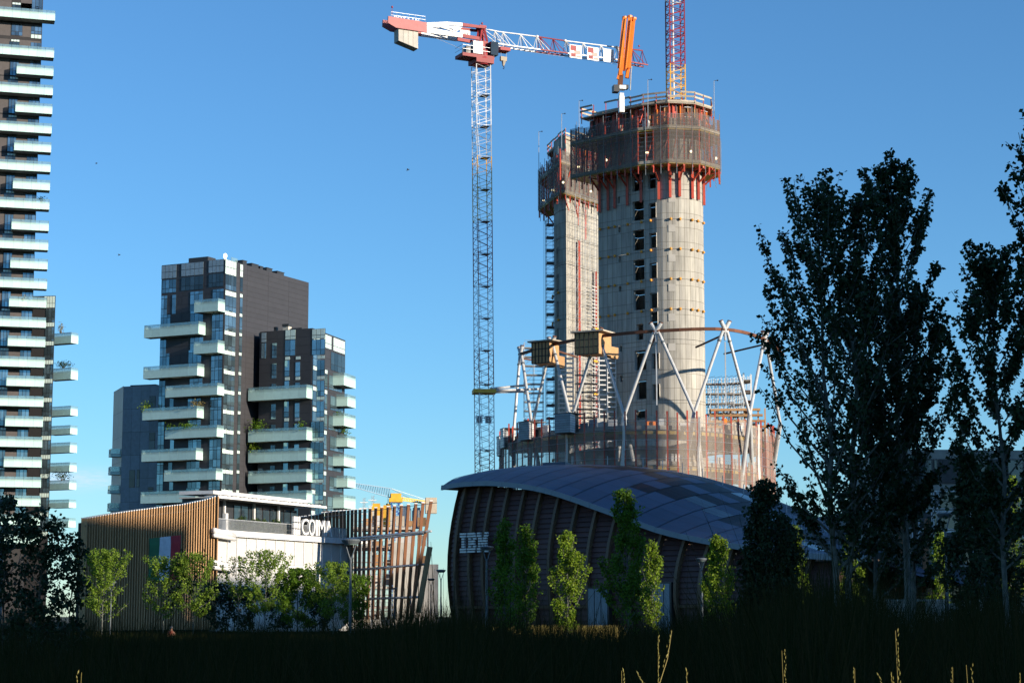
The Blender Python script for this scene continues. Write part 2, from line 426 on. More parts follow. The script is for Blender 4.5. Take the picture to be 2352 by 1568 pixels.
# ================================================================== charcoal apartment tower (middle left)
C0 = P(518, 595, 379.5); L1 = P(372, 610, 386.4); R1 = P(709, 650, 406.8)
apt = thing('apartment_tower', 'charcoal apartment tower with long pale glass balconies and a lower wing', 'apartment building', (C0.x, C0.y, 0))
FL = Fr((C0.x, C0.y), (L1.x-C0.x, L1.y-C0.y)); FR = Fr((C0.x, C0.y), (R1.x-C0.x, R1.y-C0.y))
lenL = (Vector((L1.x, L1.y))-FL.p).length; lenR = (Vector((R1.x, R1.y))-FR.p).length
ZT = C0.z; FH = 3.82
pA = [(C0.x, C0.y), (L1.x, L1.y), (L1.x+R1.x-C0.x, L1.y+R1.y-C0.y), (R1.x, R1.y)]
b = MB(); b.hexa([(x, y, 0) for x, y in pA] + [(x, y, ZT-.3) for x, y in pA]); b.build('wall', M['cladj'], apt)
cladding(FR, 0, lenR, 1, ZT, 4, 1.02, M['clad'], apt)
cladding(FL, 0, lenL, 1, ZT, 3, 1.66, M['clad'], apt)
def g3(rx, ry): return rx*.18313+246.9, ry*.18313+574.2
def rect(fr, mp, x0, y0, x1, y1, o=0):
    a0, z1 = fr.uv(*mp(x0, y0), o); a1, z1b = fr.uv(*mp(x1, y0), o); _, z0 = fr.uv(*mp(x0, y1), o)
    return a0, a1, z0, z1
def wrect(fr, mp, x0, y0, x1, y1, nc, rows=(1,), g_=None, dz=0, parent=apt, da=0):
    a0, a1, z0, z1 = rect(fr, mp, x0, y0, x1, y1)
    return window(fr, a0+da, a1+da, z0-dz, z1-dz, parent, nc, rows, g_=g_)
sh = M['spand']
wrect(FL, g3, 681, 200, 870, 366, 4, (1, 1), mat('shaded_spandrel', (.22, .30, .36), .25, metal=.1, rand=.06))  # spandrel glass again, darkened in its colour for the shaded faces
sp_shade = MATS['shaded_spandrel']
wrect(FL, g3, 930, 172, 1208, 334, 5, (1, 1), sp_shade); wrect(FL, g3, 1272, 132, 1462, 292, 4, (1, 1), sp_shade)
wrect(FL, g3, 690, 380, 868, 545, 4, (1, 2), M['glass']); wrect(FL, g3, 930, 345, 1208, 515, 5, (1, 2), M['dglass']); wrect(FL, g3, 1272, 305, 1462, 470, 4, (1, 2), M['dglass'])
for k in range(15):
    dz = FH*k; j = random.uniform(-.35, .35) if k else 0
    if k % 2 == 0 or k > 4: wrect(FL, g3, 676, 575, 755, 820, 2, (3, 5, 1.6), None, dz)
    else: wrect(FL, g3, 676, 575, 800, 820, 3, (3, 5, 1.6), None, dz)
    if k in (0, 5, 7, 8, 9, 11, 12): wrect(FL, g3, 815, 562, 866, 805, 1, (4, 1), None, dz, da=j)
    wrect(FL, g3, 1042, 524, 1204, 778, 3, (3, 4, 1.2), None, dz, da=j)
    wrect(FL, g3, 1322, 495, 1462, 740, 3, (3, 4, 1.2), None, dz)
wrect(FR, g3, 1476, 113, 1615, 298, 4, (1, 1), sh); wrect(FR, g3, 1476, 300, 1615, 430, 4, (1,), M['dglass']); wrect(FR, g3, 1476, 425, 1613, 490, 4, (1,), M['glass'])
wrect(FR, g3, 1660, 175, 1697, 335, 1, (1, 1), sh); wrect(FR, g3, 1660, 345, 1695, 520, 1, (1, 2), M['dglass'])
for k in range(15):
    dz = FH*k; wd = 0 if k % 3 else .0
    wrect(FR, g3, 1474, 500, 1612, 565, 3, (1,), sh, dz); wrect(FR, g3, 1474, 567, 1612, 765, 3, (1, 2), M['glass'], dz)
    wrect(FR, g3, 1657, 545, 1692, 592, 1, (1,), sh, dz); wrect(FR, g3, 1657, 597, 1692, 800, 1, (1, 1.4), M['glass'], dz)
for (u0, u1, vt, vb) in [(331, 456, 752, 776), (329, 453, 847, 870), (327, 452, 943, 965), (325, 450, 1038, 1060), (323, 449, 1134, 1156),
                         (380, 499, 891, 913), (379, 498, 986, 1008), (376.5, 496, 1084, 1105), (446, 501, 694, 718), (445, 500, 789, 813)]:
    a0, z1 = FL.uv(u0, vt, 2.3); a1, _ = FL.uv(u1, vt, 2.3); _, z0 = FL.uv(u0, vb, 2.3)
    balcony(FL, a0, a1, .04, 2.3, z0, apt, h=z1-z0-.1)
# roof boxes and parapet
b = MB(); b.box(FL, 4.6, 9.2, -3.2, -.6, ZT-.1, ZT+1.0); b.build('roof_cabin', M['dark'], apt)
for a0, a1, h in ((7.0, 8.4, .9), (10.2, 12.6, .8), (13.2, 14.2, .7), (15.6, 17.6, .8), (19.5, 22, .7)):
    b = MB(); b.box(FR, a0, a1, -2.4, -.7, ZT-.1, ZT+h); b.box(FR, a0-.1, a1+.1, -2.5, -.6, ZT+h, ZT+h+.12); b.build('roof_vent', M['dark'], apt)
b = MB(); b.box(FR, 4.2, 6.4, -1.6, -1.5, ZT, ZT+1.2); b.build('glass_rail', M['clear'], apt)
b = MB(); p = FL.pt(.3, -.3, ZT); b.lathe(p, [(.16, -.1), (.16, .3), (.34, .5), (.3, 1.0), (.1, 1.15)], 8); b.build('roof_lamp', M['bulb'], apt)

# ---- lower wing
Cb = P(718, 753, 382.7); Lb = P(597, 762, 388); Rb = P(793, 782, 400.2)
FB = Fr((Cb.x, Cb.y), (Lb.x-Cb.x, Lb.y-Cb.y)); FBR = Fr((Cb.x, Cb.y), (Rb.x-Cb.x, Rb.y-Cb.y))
lB = (Vector((Lb.x, Lb.y))-FB.p).length; lBR = (Vector((Rb.x, Rb.y))-FBR.p).length; ZB = Cb.z
pB = [(Cb.x, Cb.y), (Lb.x, Lb.y), (Lb.x+Rb.x-Cb.x, Lb.y+Rb.y-Cb.y), (Rb.x, Rb.y)]
b = MB(); b.hexa([(x, y, 0) for x, y in pB] + [(x, y, ZB-.3) for x, y in pB]); b.build('wing_wall', M['cladj'], apt)
cladding(FB, 0, lB, 1, ZB, 3, 1.66, M['clad'], apt); cladding(FBR, 0, lBR, 1, ZB, 3, 1.66, M['clad'], apt)
def g5(rx, ry): return rx*.32967+534, ry*.32967+689
wrect(FB, g5, 203, 228, 238, 296, 1, (1, 2), sp_shade); wrect(FB, g5, 203, 300, 238, 408, 1)
wrect(FB, g5, 370, 209, 441, 278, 2, (1, 2), sh); wrect(FB, g5, 556, 203, 646, 272, 3, (1, 1.7), sh)
for k in range(9):
    dz = 4.0*k; da = random.choice((0, 0, .5, -.4))
    wrect(FB, g5, 278, 300, 312, 405, 1, (1, 1.2, 2), None, dz)
    wrect(FB, g5, 368, 280, 402 if k else 440, 390, 1 if k else 2, (1, 2), None, dz, da=0); wrect(FB, g5, 368, 394, 402, 419, 1, (1,), sh, dz)
    if k: wrect(FB, g5, 442, 290, 476, 390, 1, (1, 2), None, dz)
    wrect(FB, g5, 442, 392, 476, 416, 1, (1,), sh if k < 3 else sp_shade, dz)
    x0 = 556 if k in (0, 4, 5, 6) else 592
    wrect(FB, g5, x0, 276, 646, 384, 3 if x0 == 556 else 2, (1, 2), None, dz); wrect(FB, g5, x0 if k else 592, 387, 646, 411, 2, (1,), sh, dz)
    if k > 3: wrect(FB, g5, 195, 320, 230, 405, 1, (1, 1.4), None, dz)
aR = lBR
window(FBR, .15, aR*.21, ZB-2.99, ZB-.3, apt, 2, (1, 1.7), g_=sh); window(FBR, aR*.33, aR*.56, ZB-2.99, ZB-.3, apt, 2, (1, 1.7), g_=sh); window(FBR, aR*.62, aR*.98, ZB-2.99, ZB-.3, apt, 3, (1, 1.7), g_=sh)
window(FBR, .15, aR*.23, ZB-7.24, ZB-3.05, apt, 2, (1, 2), g_=M['glass']); window(FBR, aR*.55, aR*.98, ZB-7.01, ZB-3.33, apt, 4, (1, 2), g_=M['dglass'])
for k in range(9):
    zb = ZB-7.25-4.0*k
    window(FBR, .15, aR*.23, zb-0.86, zb-.02, apt, 2, g_=sh); window(FBR, .15, aR*.23, zb-3.77, zb-0.90, apt, 2, (1, 2))
    window(FBR, aR*.33, aR*.45, zb-0.86, zb-.02, apt, 1, g_=sh); window(FBR, aR*.33, aR*.45, zb-3.77, zb-0.90, apt, 1, (1, 2))
    if k % 2 == 0: window(FBR, aR*.5, aR*.9, zb-3.68, zb-0.86, apt, 3, (1, 2))
    else: window(FBR, aR*.55, aR*.95, zb-3.68, zb-0.86, apt, 3, (1, 2))
for vt, vb in ((895, 919), (991, 1014), (1038, 1061), (1086, 1109), (1134, 1157)):
    a0, z1 = FB.uv(570, vt, 2.2); a1, _ = FB.uv(704, vt, 2.2); _, z0 = FB.uv(600, vb, 2.2)
    balcony(FB, a1, a0, .04, 2.2, z0, apt, h=z1-z0-.1)
for i, (vt, vb) in enumerate(((862, 884), (911, 932), (954, 977), (1005, 1025), (1048, 1069), (1098, 1118), (1142, 1166))):
    uL = 790 if i % 2 == 0 else 798
    f2 = FBR.off(2.4); a0, z1 = f2.uv(uL, vt); a1, _ = f2.uv(817, vt); _, z0 = f2.uv(uL, vb)
    balcony(FBR, a0, a1, .04, 2.4, z0, apt, h=z1-z0+.1)
b = MB(); b.box(FB, 6.3, 7.6, -2.4, -1.2, ZB-.3, ZB+.9); b.build('chimney', M['soffit'], apt)
b = MB(); b.box(FB, 6.2, 7.7, -2.5, -1.1, ZB+.9, ZB+1.4); b.build('chimney_cap', M['dark'], apt)
b = MB(); b.box(FB, 9.2, 9.8, -2, -1.4, ZB-.3, ZB+1); b.box(FB, 3.4, 6, -3, -1.5, ZB-.3, ZB+.5); b.build('roof_vent', M['dark'], apt)

# ---- low slate block on its left
Cc = P(366, 878, 392); Lc = P(284, 886, 394.5); Lc2 = P(262, 884, 405)
FCc = Fr((Cc.x, Cc.y), (Lc.x-Cc.x, Lc.y-Cc.y)); FCl = Fr((Lc.x, Lc.y), (Lc2.x-Lc.x, Lc2.y-Lc.y))
lC = (Vector((Lc.x, Lc.y))-FCc.p).length; lCl = (Vector((Lc2.x, Lc2.y))-FCl.p).length; ZC = Lc.z
b = MB(); pC = [(Cc.x, Cc.y), (Lc.x, Lc.y), (Lc2.x, Lc2.y), (Cc.x-2, Cc.y+14)]
b.hexa([(x, y, 0) for x, y in pC]+[(x, y, ZC-.4) for x, y in pC]); b.build('side_block_wall', M['cladj'], apt)
cladding(FCc, 0, lC, 1, ZC-.1, 4, 4.6, M['bclad'], apt); cladding(FCl, 0, lCl, 22, ZC, 2, 4.6, M['bclad'], apt)
def g4(rx, ry): return rx*.21976+246.9, ry*.21976+832.6
for (x0, y0, x1, y1) in ((440, 350, 505, 470), (440, 730, 500, 900), (230, 1122, 290, 1305), (308, 1118, 338, 1300), (425, 1300, 480, 1345)):
    wrect(FCc, g4, x0, y0, x1, y1, 1, (1, 1), M['dglass'])
for vt, vb in ((1024, 1040), (1066, 1081), (1108, 1124), (1150, 1165)):
    f2 = FCl.off(2.0); a0, z1 = f2.uv(262, vt); _, z0 = f2.uv(262, vb)
    balcony(FCl, 1.0, 3.6, .04, 2.0, z0-.4, apt, h=.6, rail=1.0)
b = MB(); b.box(FCc, 1.5, lC-.8, -4, -1.2, ZC-.4, ZC+.25); b.build('roof_canopy', M['dark'], apt)

# ================================================================== pale balcony tower (far left)
T0 = P(127, 30, 465)
FT = Fr((T0.x, T0.y), (3.4, 1))
twr = thing('apartment_tower', 'tall brown apartment tower striped with white balconies at the picture edge', 'apartment building', (T0.x, T0.y, 0))
FW = FT.off(-3.4); aw, _ = FW.uv(98, 30)
ZTT = 172
b = MB(); b.box(FW, -20, aw, -14, 0, 0, ZTT); b.build('wall', M['cladj'], twr)
FHT = 45/FPX*465
vs_long = [30+45.0*2*k-(k > 0)*3 for k in range(0, 14)]
balc = [(30, 0), (115, 0), (157, 1), (201, 0), (244, 1), (289, 0), (332, 1), (377, 0), (419, 1), (463, 0), (512, 1), (556, 0), (600, 1), (645, 0), (688, 1), (734, 0), (778, 1), (825, 0), (869, 1), (915, 0), (961, 1), (1008, 0), (1054, 1), (1100, 0), (1143, 1), (1186, 0), (1230, 1)]
for i, (v, sht) in enumerate(balc):
    u = 127 - (v-30)*.0302
    a1, z1 = FT.uv(u, v); a0 = a1-8.6 if sht else a1-22
    balcony(FT, a0, a1-.0, -3.35, 0, z1-1.95, twr, h=1.85, rail=.6)
    zf = z1-1.7
    # facade behind the balcony: brown panels, corner glass and a bay of windows
    for a_, b_ in ((-20, -9.6), (-7.4, -2.5)): piece('cladding_panel', M['brclad'], twr, FW, a_+aw+2.2, b_+aw+2.2, -.05, .04, zf+.05, zf+FHT-.1)
    window(FW, aw-2.6, aw-.12, zf+.3, zf+FHT-.5, twr, 3, (1, 2))
    window(FW, aw-7.2-.4*(i % 2), aw-5.2, zf+.1, zf+FHT-.7, twr, 3, (1.2, 2.4), g_=M['glass'] if sht else M['dglass'])
    if not sht: window(FW, aw-7.2, aw-5.2, zf+FHT-.66, zf+FHT-.1, twr, 3, g_=sh)
for k in range(4):
    zf = T0.z+.4+k*FHT
    for a_, b_ in ((-20, -9.6), (-7.4, -2.5)): piece('cladding_panel', M['brclad'], twr, FW, a_+aw+2.2, b_+aw+2.2, -.05, .04, zf+.05, zf+FHT-.1)
    window(FW, aw-2.6, aw-.12, zf+.3, zf+FHT-.5, twr, 3, (1, 2)); 
zf = FT.uv(120, 72)[1]
for a_, b_ in ((-20, -9.6), (-7.4, -2.5)): piece('cladding_panel', M['brclad'], twr, FW, a_+aw+2.2, b_+aw+2.2, -.05, .04, zf-1, zf+2.2)
window(FW, aw-2.6, aw-.12, zf-1.2, zf-.2, twr, 3, g_=sh); window(FW, aw-2.6, aw-.12, zf-.1, zf+2, twr, 3, (1, 2)); window(FW, aw-7.2, aw-4.6, zf-.8, zf+2, twr, 3, (1, 2))
# right volume
V0 = P(128, 679, 474); FV = Fr((V0.x, V0.y), (-.62, .784)); FVr = Fr((V0.x, V0.y), (.784, .62)); ZV = V0.z
FVf = Fr((V0.x, V0.y), (-.885, .1))
b = MB(); b.hexa([FVf.pt(0, 0, 0), FVf.pt(9, 0, 0), FVf.pt(13, -10, 0), FVf.pt(4, -10, 0), FVf.pt(0, 0, ZV), FVf.pt(9, 0, ZV), FVf.pt(13, -10, ZV), FVf.pt(4, -10, ZV)]); b.build('wing_wall', M['cladj'], twr)
window(FVf, .1, 2.8, ZV-2.95, ZV-.1, twr, 4, (1, 1.6), g_=sh)
for k in range(12):
    zt = ZV-3.05-4.55*k
    window(FVf, .1, 2.4, zt-3.4, zt-.05, twr, 3, (1, 2), g_=M['glass']); window(FVf, .1, 2.4, zt-4.5, zt-3.45, twr, 4, g_=sh)
BV = Fr((V0.x, V0.y), (.885, -.466))
for i, (v0, v1) in enumerate(((760, 787), (840, 870), (930, 953), (975, 996), (1013, 1038), (1060, 1082), (1100, 1123), (1146, 1165), (1188, 1210))):
    long = i in (2, 4, 6)
    fB = BV.off(0); a1, z1 = fB.uv(164-i*.8, v0); _, z0 = fB.uv(164-i*.8, v1); a0, _ = fB.uv(112 if not long else 100, v0)
    balcony(BV, a0, a1, -2.6, 0, z0, twr, h=(z1-z0)*.72, rail=.55, side0=False)

# ================================================================== low white office with two timber screens
def g5c(rx, ry): return rx*.2564+459.4, ry*.2564+1091
W0 = P(487, 1300, 203)
FO = Fr((W0.x, W0.y), (.46, 1.0))
ofc = thing('office_building', 'low white panelled office with a dark glazed top floor and roof sign', 'building', (W0.x, W0.y, 0))
aE, _ = FO.uv(806, 1235); zP = FO.uv(521, 1224)[1]; zM = FO.uv(560, 1298)[1]
b = MB(); b.box(FO, .3, aE, -14, -.02, 0, zP-.3); b.build('wall', M['offw'], ofc)
js = [.35] + [FO.uv(*g5c(x, 560))[0] for x in (240, 325, 412, 500, 587, 672, 757, 842, 925, 1008, 1090, 1172, 1255, 1318)]
for i in range(len(js)-1):
    for z0, z1 in ((.2, zM-.25), (zM+.25, zP-.35)):
        piece('facade_panel', M['offw'], ofc, FO, js[i]+.05, js[i+1]-.05, -.02, .05, z0, z1)
    piece('mullion', M['white'], ofc, FO, js[i]-.035, js[i]+.035, .0, .16, .2, zP-.3)
piece('cornice', M['white'], ofc, FO, .3, aE+.3, -.5, .55, zP-.32, zP+.28)
piece('string_course', M['white'], ofc, FO, .3, aE, -.1, .2, zM-.16, zM+.16)
for z, (q0, q1) in ((zP-.1, ((487, 1216), (521, 1226))), (zM-.1, ((487, 1293), (522, 1300)))):
    b = MB(); b.tube(FO.pt(-1.2, .9, z+.2), FO.pt(3.2, .5, z-.15), .32, 10); b.tube(FO.pt(-1.2, .9, z-.25), FO.pt(3.2, .6, z-.5), .22, 10); b.build('tie_tube', M['white'], ofc, smooth=True)
for k in range(2):
    b = MB(); z = zP-.2; b.tube(FO.pt(aE-2.6, .6, z), FO.pt(aE+1, 1.6, z+.1), .2, 8); b.build('tie_tube', M['white'], ofc, smooth=True); break
# top floor
zR = P(487, 1154, 209); FT2 = FO.off(-2.4)
b = MB(); b.box(FT2, 1.2, 20, -2.2, 0, zP+.2, zP+3.6); b.build('top_floor_wall', M['dark'], ofc)
for i in range(9): window(FT2, 7.5+i*1.45, 7.5+i*1.45+1.3, zP+1.2, zP+3.2, ofc, 1, (1,), g_=M['dglass'])
for a in (1.6, 5.2, 11, 16): piece('column', M['white'], ofc, FO, a, a+.22, -2.2, -1.98, zP+.28, zP+3.7)
piece('column_casing', M['white'], ofc, FO, -.1, .35, -1.0, -.6, zP+.28, zP+2.1); piece('column_casing', M['white'], ofc, FO, 3.3, 3.75, -1.0, -.6, zP+.28, zP+2.1)
piece('roof_slab', M['white'], ofc, FO, .6, 19.5, -4.6, -.4, zP+3.95, zP+4.3)
piece('roof_slab', M['soffit'], ofc, FO, .6, 22, -4.6, .1, zP+3.55, zP+3.68)
for i in range(26): piece('louvre', M['white'], ofc, FO, .8+i*.8, 1.3+i*.8, -1.6, .25, zP+3.72, zP+3.8)
piece('roof_slab', M['white'], ofc, FO, .6, 22.5, .12, .3, zP+3.5, zP+3.74)
# railing and planting
rl = MB()
for i in range(int((aE-.4)/.16)):
    a = .4+i*.16; rl.box(FO, a, a+.04, -.5, -.46, zP+.28, zP+1.45)
rl.box(FO, .4, aE, -.52, -.44, zP+1.45, zP+1.52); rl.build('railing', M['galv'], ofc)
def leaf_quads(pos, size, dirs=None, up=.3, fold=.12, flat=.55):
    N = len(pos); t = rng.normal(size=(N, 3))
    if dirs is not None: t = t*.8+dirs*1.1
    t /= np.linalg.norm(t, axis=1)[:, None]+1e-9
    r_ = rng.normal(size=(N, 3)); r_[:, 2] += up
    b_ = np.cross(t, r_); b_ /= np.linalg.norm(b_, axis=1)[:, None]+1e-9
    n_ = np.cross(b_, t); s = (np.asarray(size)*rng.uniform(.7, 1.25, N))[:, None]
    V = np.empty((N, 4, 3)); V[:, 0] = pos-t*s*.1
    V[:, 1] = pos+t*s*.42+b_*s*flat*.62+n_*s*fold; V[:, 2] = pos+t*s*.95; V[:, 3] = pos+t*s*.42-b_*s*flat*.62+n_*s*fold
    return V
def shrub(name, label, cat, fr, a0, a1, o0, o1, z0, h, n, size, m, group=None, kind=None):
    c = fr.pt((a0+a1)/2, (o0+o1)/2, z0); t = thing(name, label, cat, tuple(c), group)
    A = rng.uniform(a0, a1, n); O = rng.uniform(o0, o1, n)
    env = .55+.45*np.abs(np.sin(A*2.3+1)*np.cos(A*.9)); Z = z0+h*env*np.sqrt(rng.uniform(0, 1, n))
    pos = np.array([fr.p.x+fr.d.x*A+fr.n.x*O, fr.p.y+fr.d.y*A+fr.n.y*O, Z]).T
    quads('foliage', leaf_quads(pos, size), m, t)
    b = MB()
    for i in range(max(3, int((a1-a0)*2))):
        a = random.uniform(a0+.05, a1-.05); o = random.uniform(o0, o1); b.path([fr.pt(a, o, z0), fr.pt(a+random.uniform(-.1, .1), o, z0+h*.4), fr.pt(a+random.uniform(-.25, .25), o, z0+h*.8)], [.035, .025, .01], 4)
    b.build('stem', M['barkd'], t)
    return t
ah0, _ = FO.uv(*g5c(330, 470)); ah1, _ = FO.uv(*g5c(860, 500))
shrub('hedge', 'dense green planted hedge along the white office parapet', 'hedge', FO, ah0, ah1, -1.6, -.6, zP+.2, 1.75, 5200, .17, M['lp_hedge'])
piece('planter', M['pot'], ofc, FO, ah0, ah1, -1.7, -.6, zP-.2, zP+.35)
# roof sign: a grid emblem and white letters
zs0 = zP+.3; a0, _ = FO.uv(*g5c(805, 520)); a1, _ = FO.uv(*g5c(868, 520)); hs_ = 2.05
for i in range(3):
    for j in range(3):
        w_ = (a1-a0)/3; piece('sign_tile', M['white'], ofc, FO, a0+i*w_+.06, a0+(i+1)*w_-.06, .2, .45, zs0+hs_/3*j+.05, zs0+hs_/3*(j+1)-.05)
for ch, x0, x1 in (('C', 880, 945), ('O', 945, 1003), ('I', 1006, 1027), ('M', 1030, 1092), ('A', 1092, 1158)):
    aa, _ = FO.uv(*g5c((x0+x1)/2, 530)); wa = abs(FO.uv(*g5c(x1, 530))[0]-FO.uv(*g5c(x0, 530))[0])
    o = letter(ch, FO, aa, .3, zs0+.05, hs_*.9, M['white'], ofc, .14)
    vs = [v.co.x for v in o.data.vertices]; o.scale = (wa*.93/(max(vs)-min(vs)), 1, 1)
    o.location = FO.pt(aa, .3, zs0+.08) - BASE[ofc.name] - Vector((FO.d.x, FO.d.y, 0))*((max(vs)+min(vs))/2*o.scale.x)
    bb = MB(); bb.tube(FO.pt(aa, .1, zP+.2), FO.pt(aa, .2, zs0+.6), .05, 4); bb.build('sign_post', M['galv'], ofc)

# ---- left timber screen
def g4c(rx, ry): return rx*.2563+160.8, ry*.2563+1091
tops = [g4c(*q) for q in ((90, 380), (300, 345), (500, 315), (700, 290), (850, 270), (950, 260), (1050, 240), (1150, 220), (1220, 200), (1250, 188), (1275, 180))]
tu = [q[0] for q in tops]; tv = [q[1] for q in tops]
scr = thing('timber_screen', 'sweeping larch slat screen, its lower left in shadow', 'screen', tuple(P(330, 1415, 194)*1))
BASE[scr.name] = Vector(scr.location)
def yscr(u): s = (u-184)/303; return 185+18*s**.85
us = [184+ (487-184)*(i/51)**.97 for i in range(52)]
pts = [P(u, 1300, yscr(u)) for u in us]
bk = MB()
for i, u in enumerate(us):
    p = pts[i]; q = pts[min(i+1, 51)]; pr = pts[max(i-1, 0)]
    fr = Fr((p.x, p.y), (q.x-pr.x, q.y-pr.y)); zt = P(u, np.interp(u, tu, tv), yscr(u)).z
    last = i == 51
    ow = .7 if last else .56
    piece('slat', M['larch'], scr, fr, -.065, .065, 0, ow, .3, zt-.08)
    piece('slat_cap', M['white'], scr, fr, -.08, .08, -.03, ow+.02, zt-.08, zt)
    if i < 51:
        fr2 = Fr((q.x, q.y), (q.x-pr.x, q.y-pr.y)); z2 = P(us[i+1], np.interp(us[i+1], tu, tv), yscr(us[i+1])).z
        bk.hexa([fr.pt(0, -.30, 0), fr2.pt(0, -.30, 0), fr2.pt(0, -.12, 0), fr.pt(0, -.12, 0), fr.pt(0, -.30, zt-.5), fr2.pt(0, -.30, z2-.5), fr2.pt(0, -.12, z2-.5), fr.pt(0, -.12, zt-.5)])
bk.build('backing_wall', M['lath'], scr)  # near-black colour stands for the shade between the slats
b = MB()
for dz in (-.75,):
    for i in range(51):
        z1 = P(us[i], np.interp(us[i], tu, tv), yscr(us[i])).z+dz; z2 = P(us[i+1], np.interp(us[i+1], tu, tv), yscr(us[i+1])).z+dz
        b.beam((pts[i].x+.4, pts[i].y-.25, z1), (pts[i+1].x+.4, pts[i+1].y-.25, z2), .06, .06)
b.build('tie_rod', M['dark'], scr)
# the flag
i0 = min(range(52), key=lambda i: abs(us[i]-341)); i1 = min(range(52), key=lambda i: abs(us[i]-414))
pa = P(341, 1300, yscr(341)-.9); pb = P(414, 1300, yscr(414)-.9); ff = Fr((pa.x, pa.y), (pb.x-pa.x, pb.y-pa.y)); wl = (Vector((pb.x, pb.y))-ff.p).length
zt1 = P(341, 1236, pa.y).z; zt2 = P(414, 1228, pb.y).z; zb_ = P(380, 1332, (pa.y+pb.y)/2).z
flag = thing('flag', 'large green, white and red banner hanging on the timber screen', 'flag', (pa.x, pa.y, zb_))
for k, mm in enumerate((M['fgreen'], M['fwhite'], M['fred'])):
    b = MB(); n = 6; q0 = wl*k/3; q1 = wl*(k+1)/3
    for i in range(n):
        for j in range(6):
            def pt(ii, jj):
                a = q0+(q1-q0)*ii/n; zt = zt1+(zt2-zt1)*a/wl; z = zt+(zb_-zt)*jj/6
                return ff.pt(a, .05*math.sin(a*2.1+jj*.6)+.03*math.sin(jj*1.7), z)
            b.poly([pt(i, j), pt(i+1, j), pt(i+1, j+1), pt(i, j+1)])
    b.build('stripe', mm, flag, smooth=True)

# ---- right timber screen
fn = [(895,378),(920,375),(945,372),(985,365),(1015,362),(1045,358),(1075,350),(1100,340),(1130,337),(1165,333),(1197,328),(1228,325),(1262,322),(1295,320),(1328,318),(1362,315),(1395,312),(1433,308),(1477,304),(1523,300),(1575,295),(1628,290),(1685,285),(1742,278),(1803,272),(1867,265),(1933,258),(1998,250),(2070,235)]
bt = {1328:1318,1362:1352,1395:1390,1433:1422,1477:1458,1523:1500,1575:1545,1628:1590,1685:1635,1742:1690,1803:1740,1867:1795,1933:1853,1998:1900,2070:1885}
sc2 = thing('timber_screen', 'open screen of leaning brown timber fins with grey rails', 'screen', tuple(P(850, 1415, 200)))
BASE[sc2.name] = Vector(sc2.location)
def y2(u): return 238 - (u-687)*(24/303)
for x, y in fn:
    u, v = g5c(x, y); Y = y2(u); top = P(u, v, Y); ub, vb = g5c(bt.get(x, x), 1290); bot = P(ub, vb, Y+.5); bot.z = max(0, bot.z) if x >= 1328 else 5.5
    b = MB(); dx = Vector((.235, .03, 0)); dy = Vector((-.12, .99, 0)).normalized()*.6
    def q8(p): return [p-dx*.7-dy*.5, p+dx*.7-dy*.5, p+dx*.7+dy*.5, p-dx*.7+dy*.5]
    b.hexa(q8(bot)+q8(top)); b.build('fin', M['fin'], sc2)
    b = MB(); b.hexa(q8(top+Vector((0, 0, .01)))+q8(top+Vector((0, 0, .13)))); b.build('fin_cap', M['white'], sc2)
for q0, q1 in (((1200, 580), (2070, 500)), ((1330, 592), (2000, 520)), ((1380, 848), (2010, 797)), ((1520, 1105), (1950, 1090))):
    u0, v0 = g5c(*q0); u1, v1 = g5c(*q1); b = MB(); b.tube(P(u0, v0, y2(u0)-.9), P(u1, v1, y2(u1)-.9), .13, 8); b.build('rail_tube', M['galv'], sc2, smooth=True)
u0, v0 = g5c(1100, 352); u1, v1 = g5c(2125, 245); b = MB(); b.tube(P(u0, v0+6, y2(u0)-.7), P(u1, v1, y2(u1)-.7), .035, 4); b.build('tie_rod', M['dark'], sc2)
u, v = g5c(2060, 640); ub, vb = g5c(1955, 1230); b = MB(); b.beam(P(u, v, 188), P(ub, vb, 188), .5, .5); b.build('fin', M['larch'], sc2)

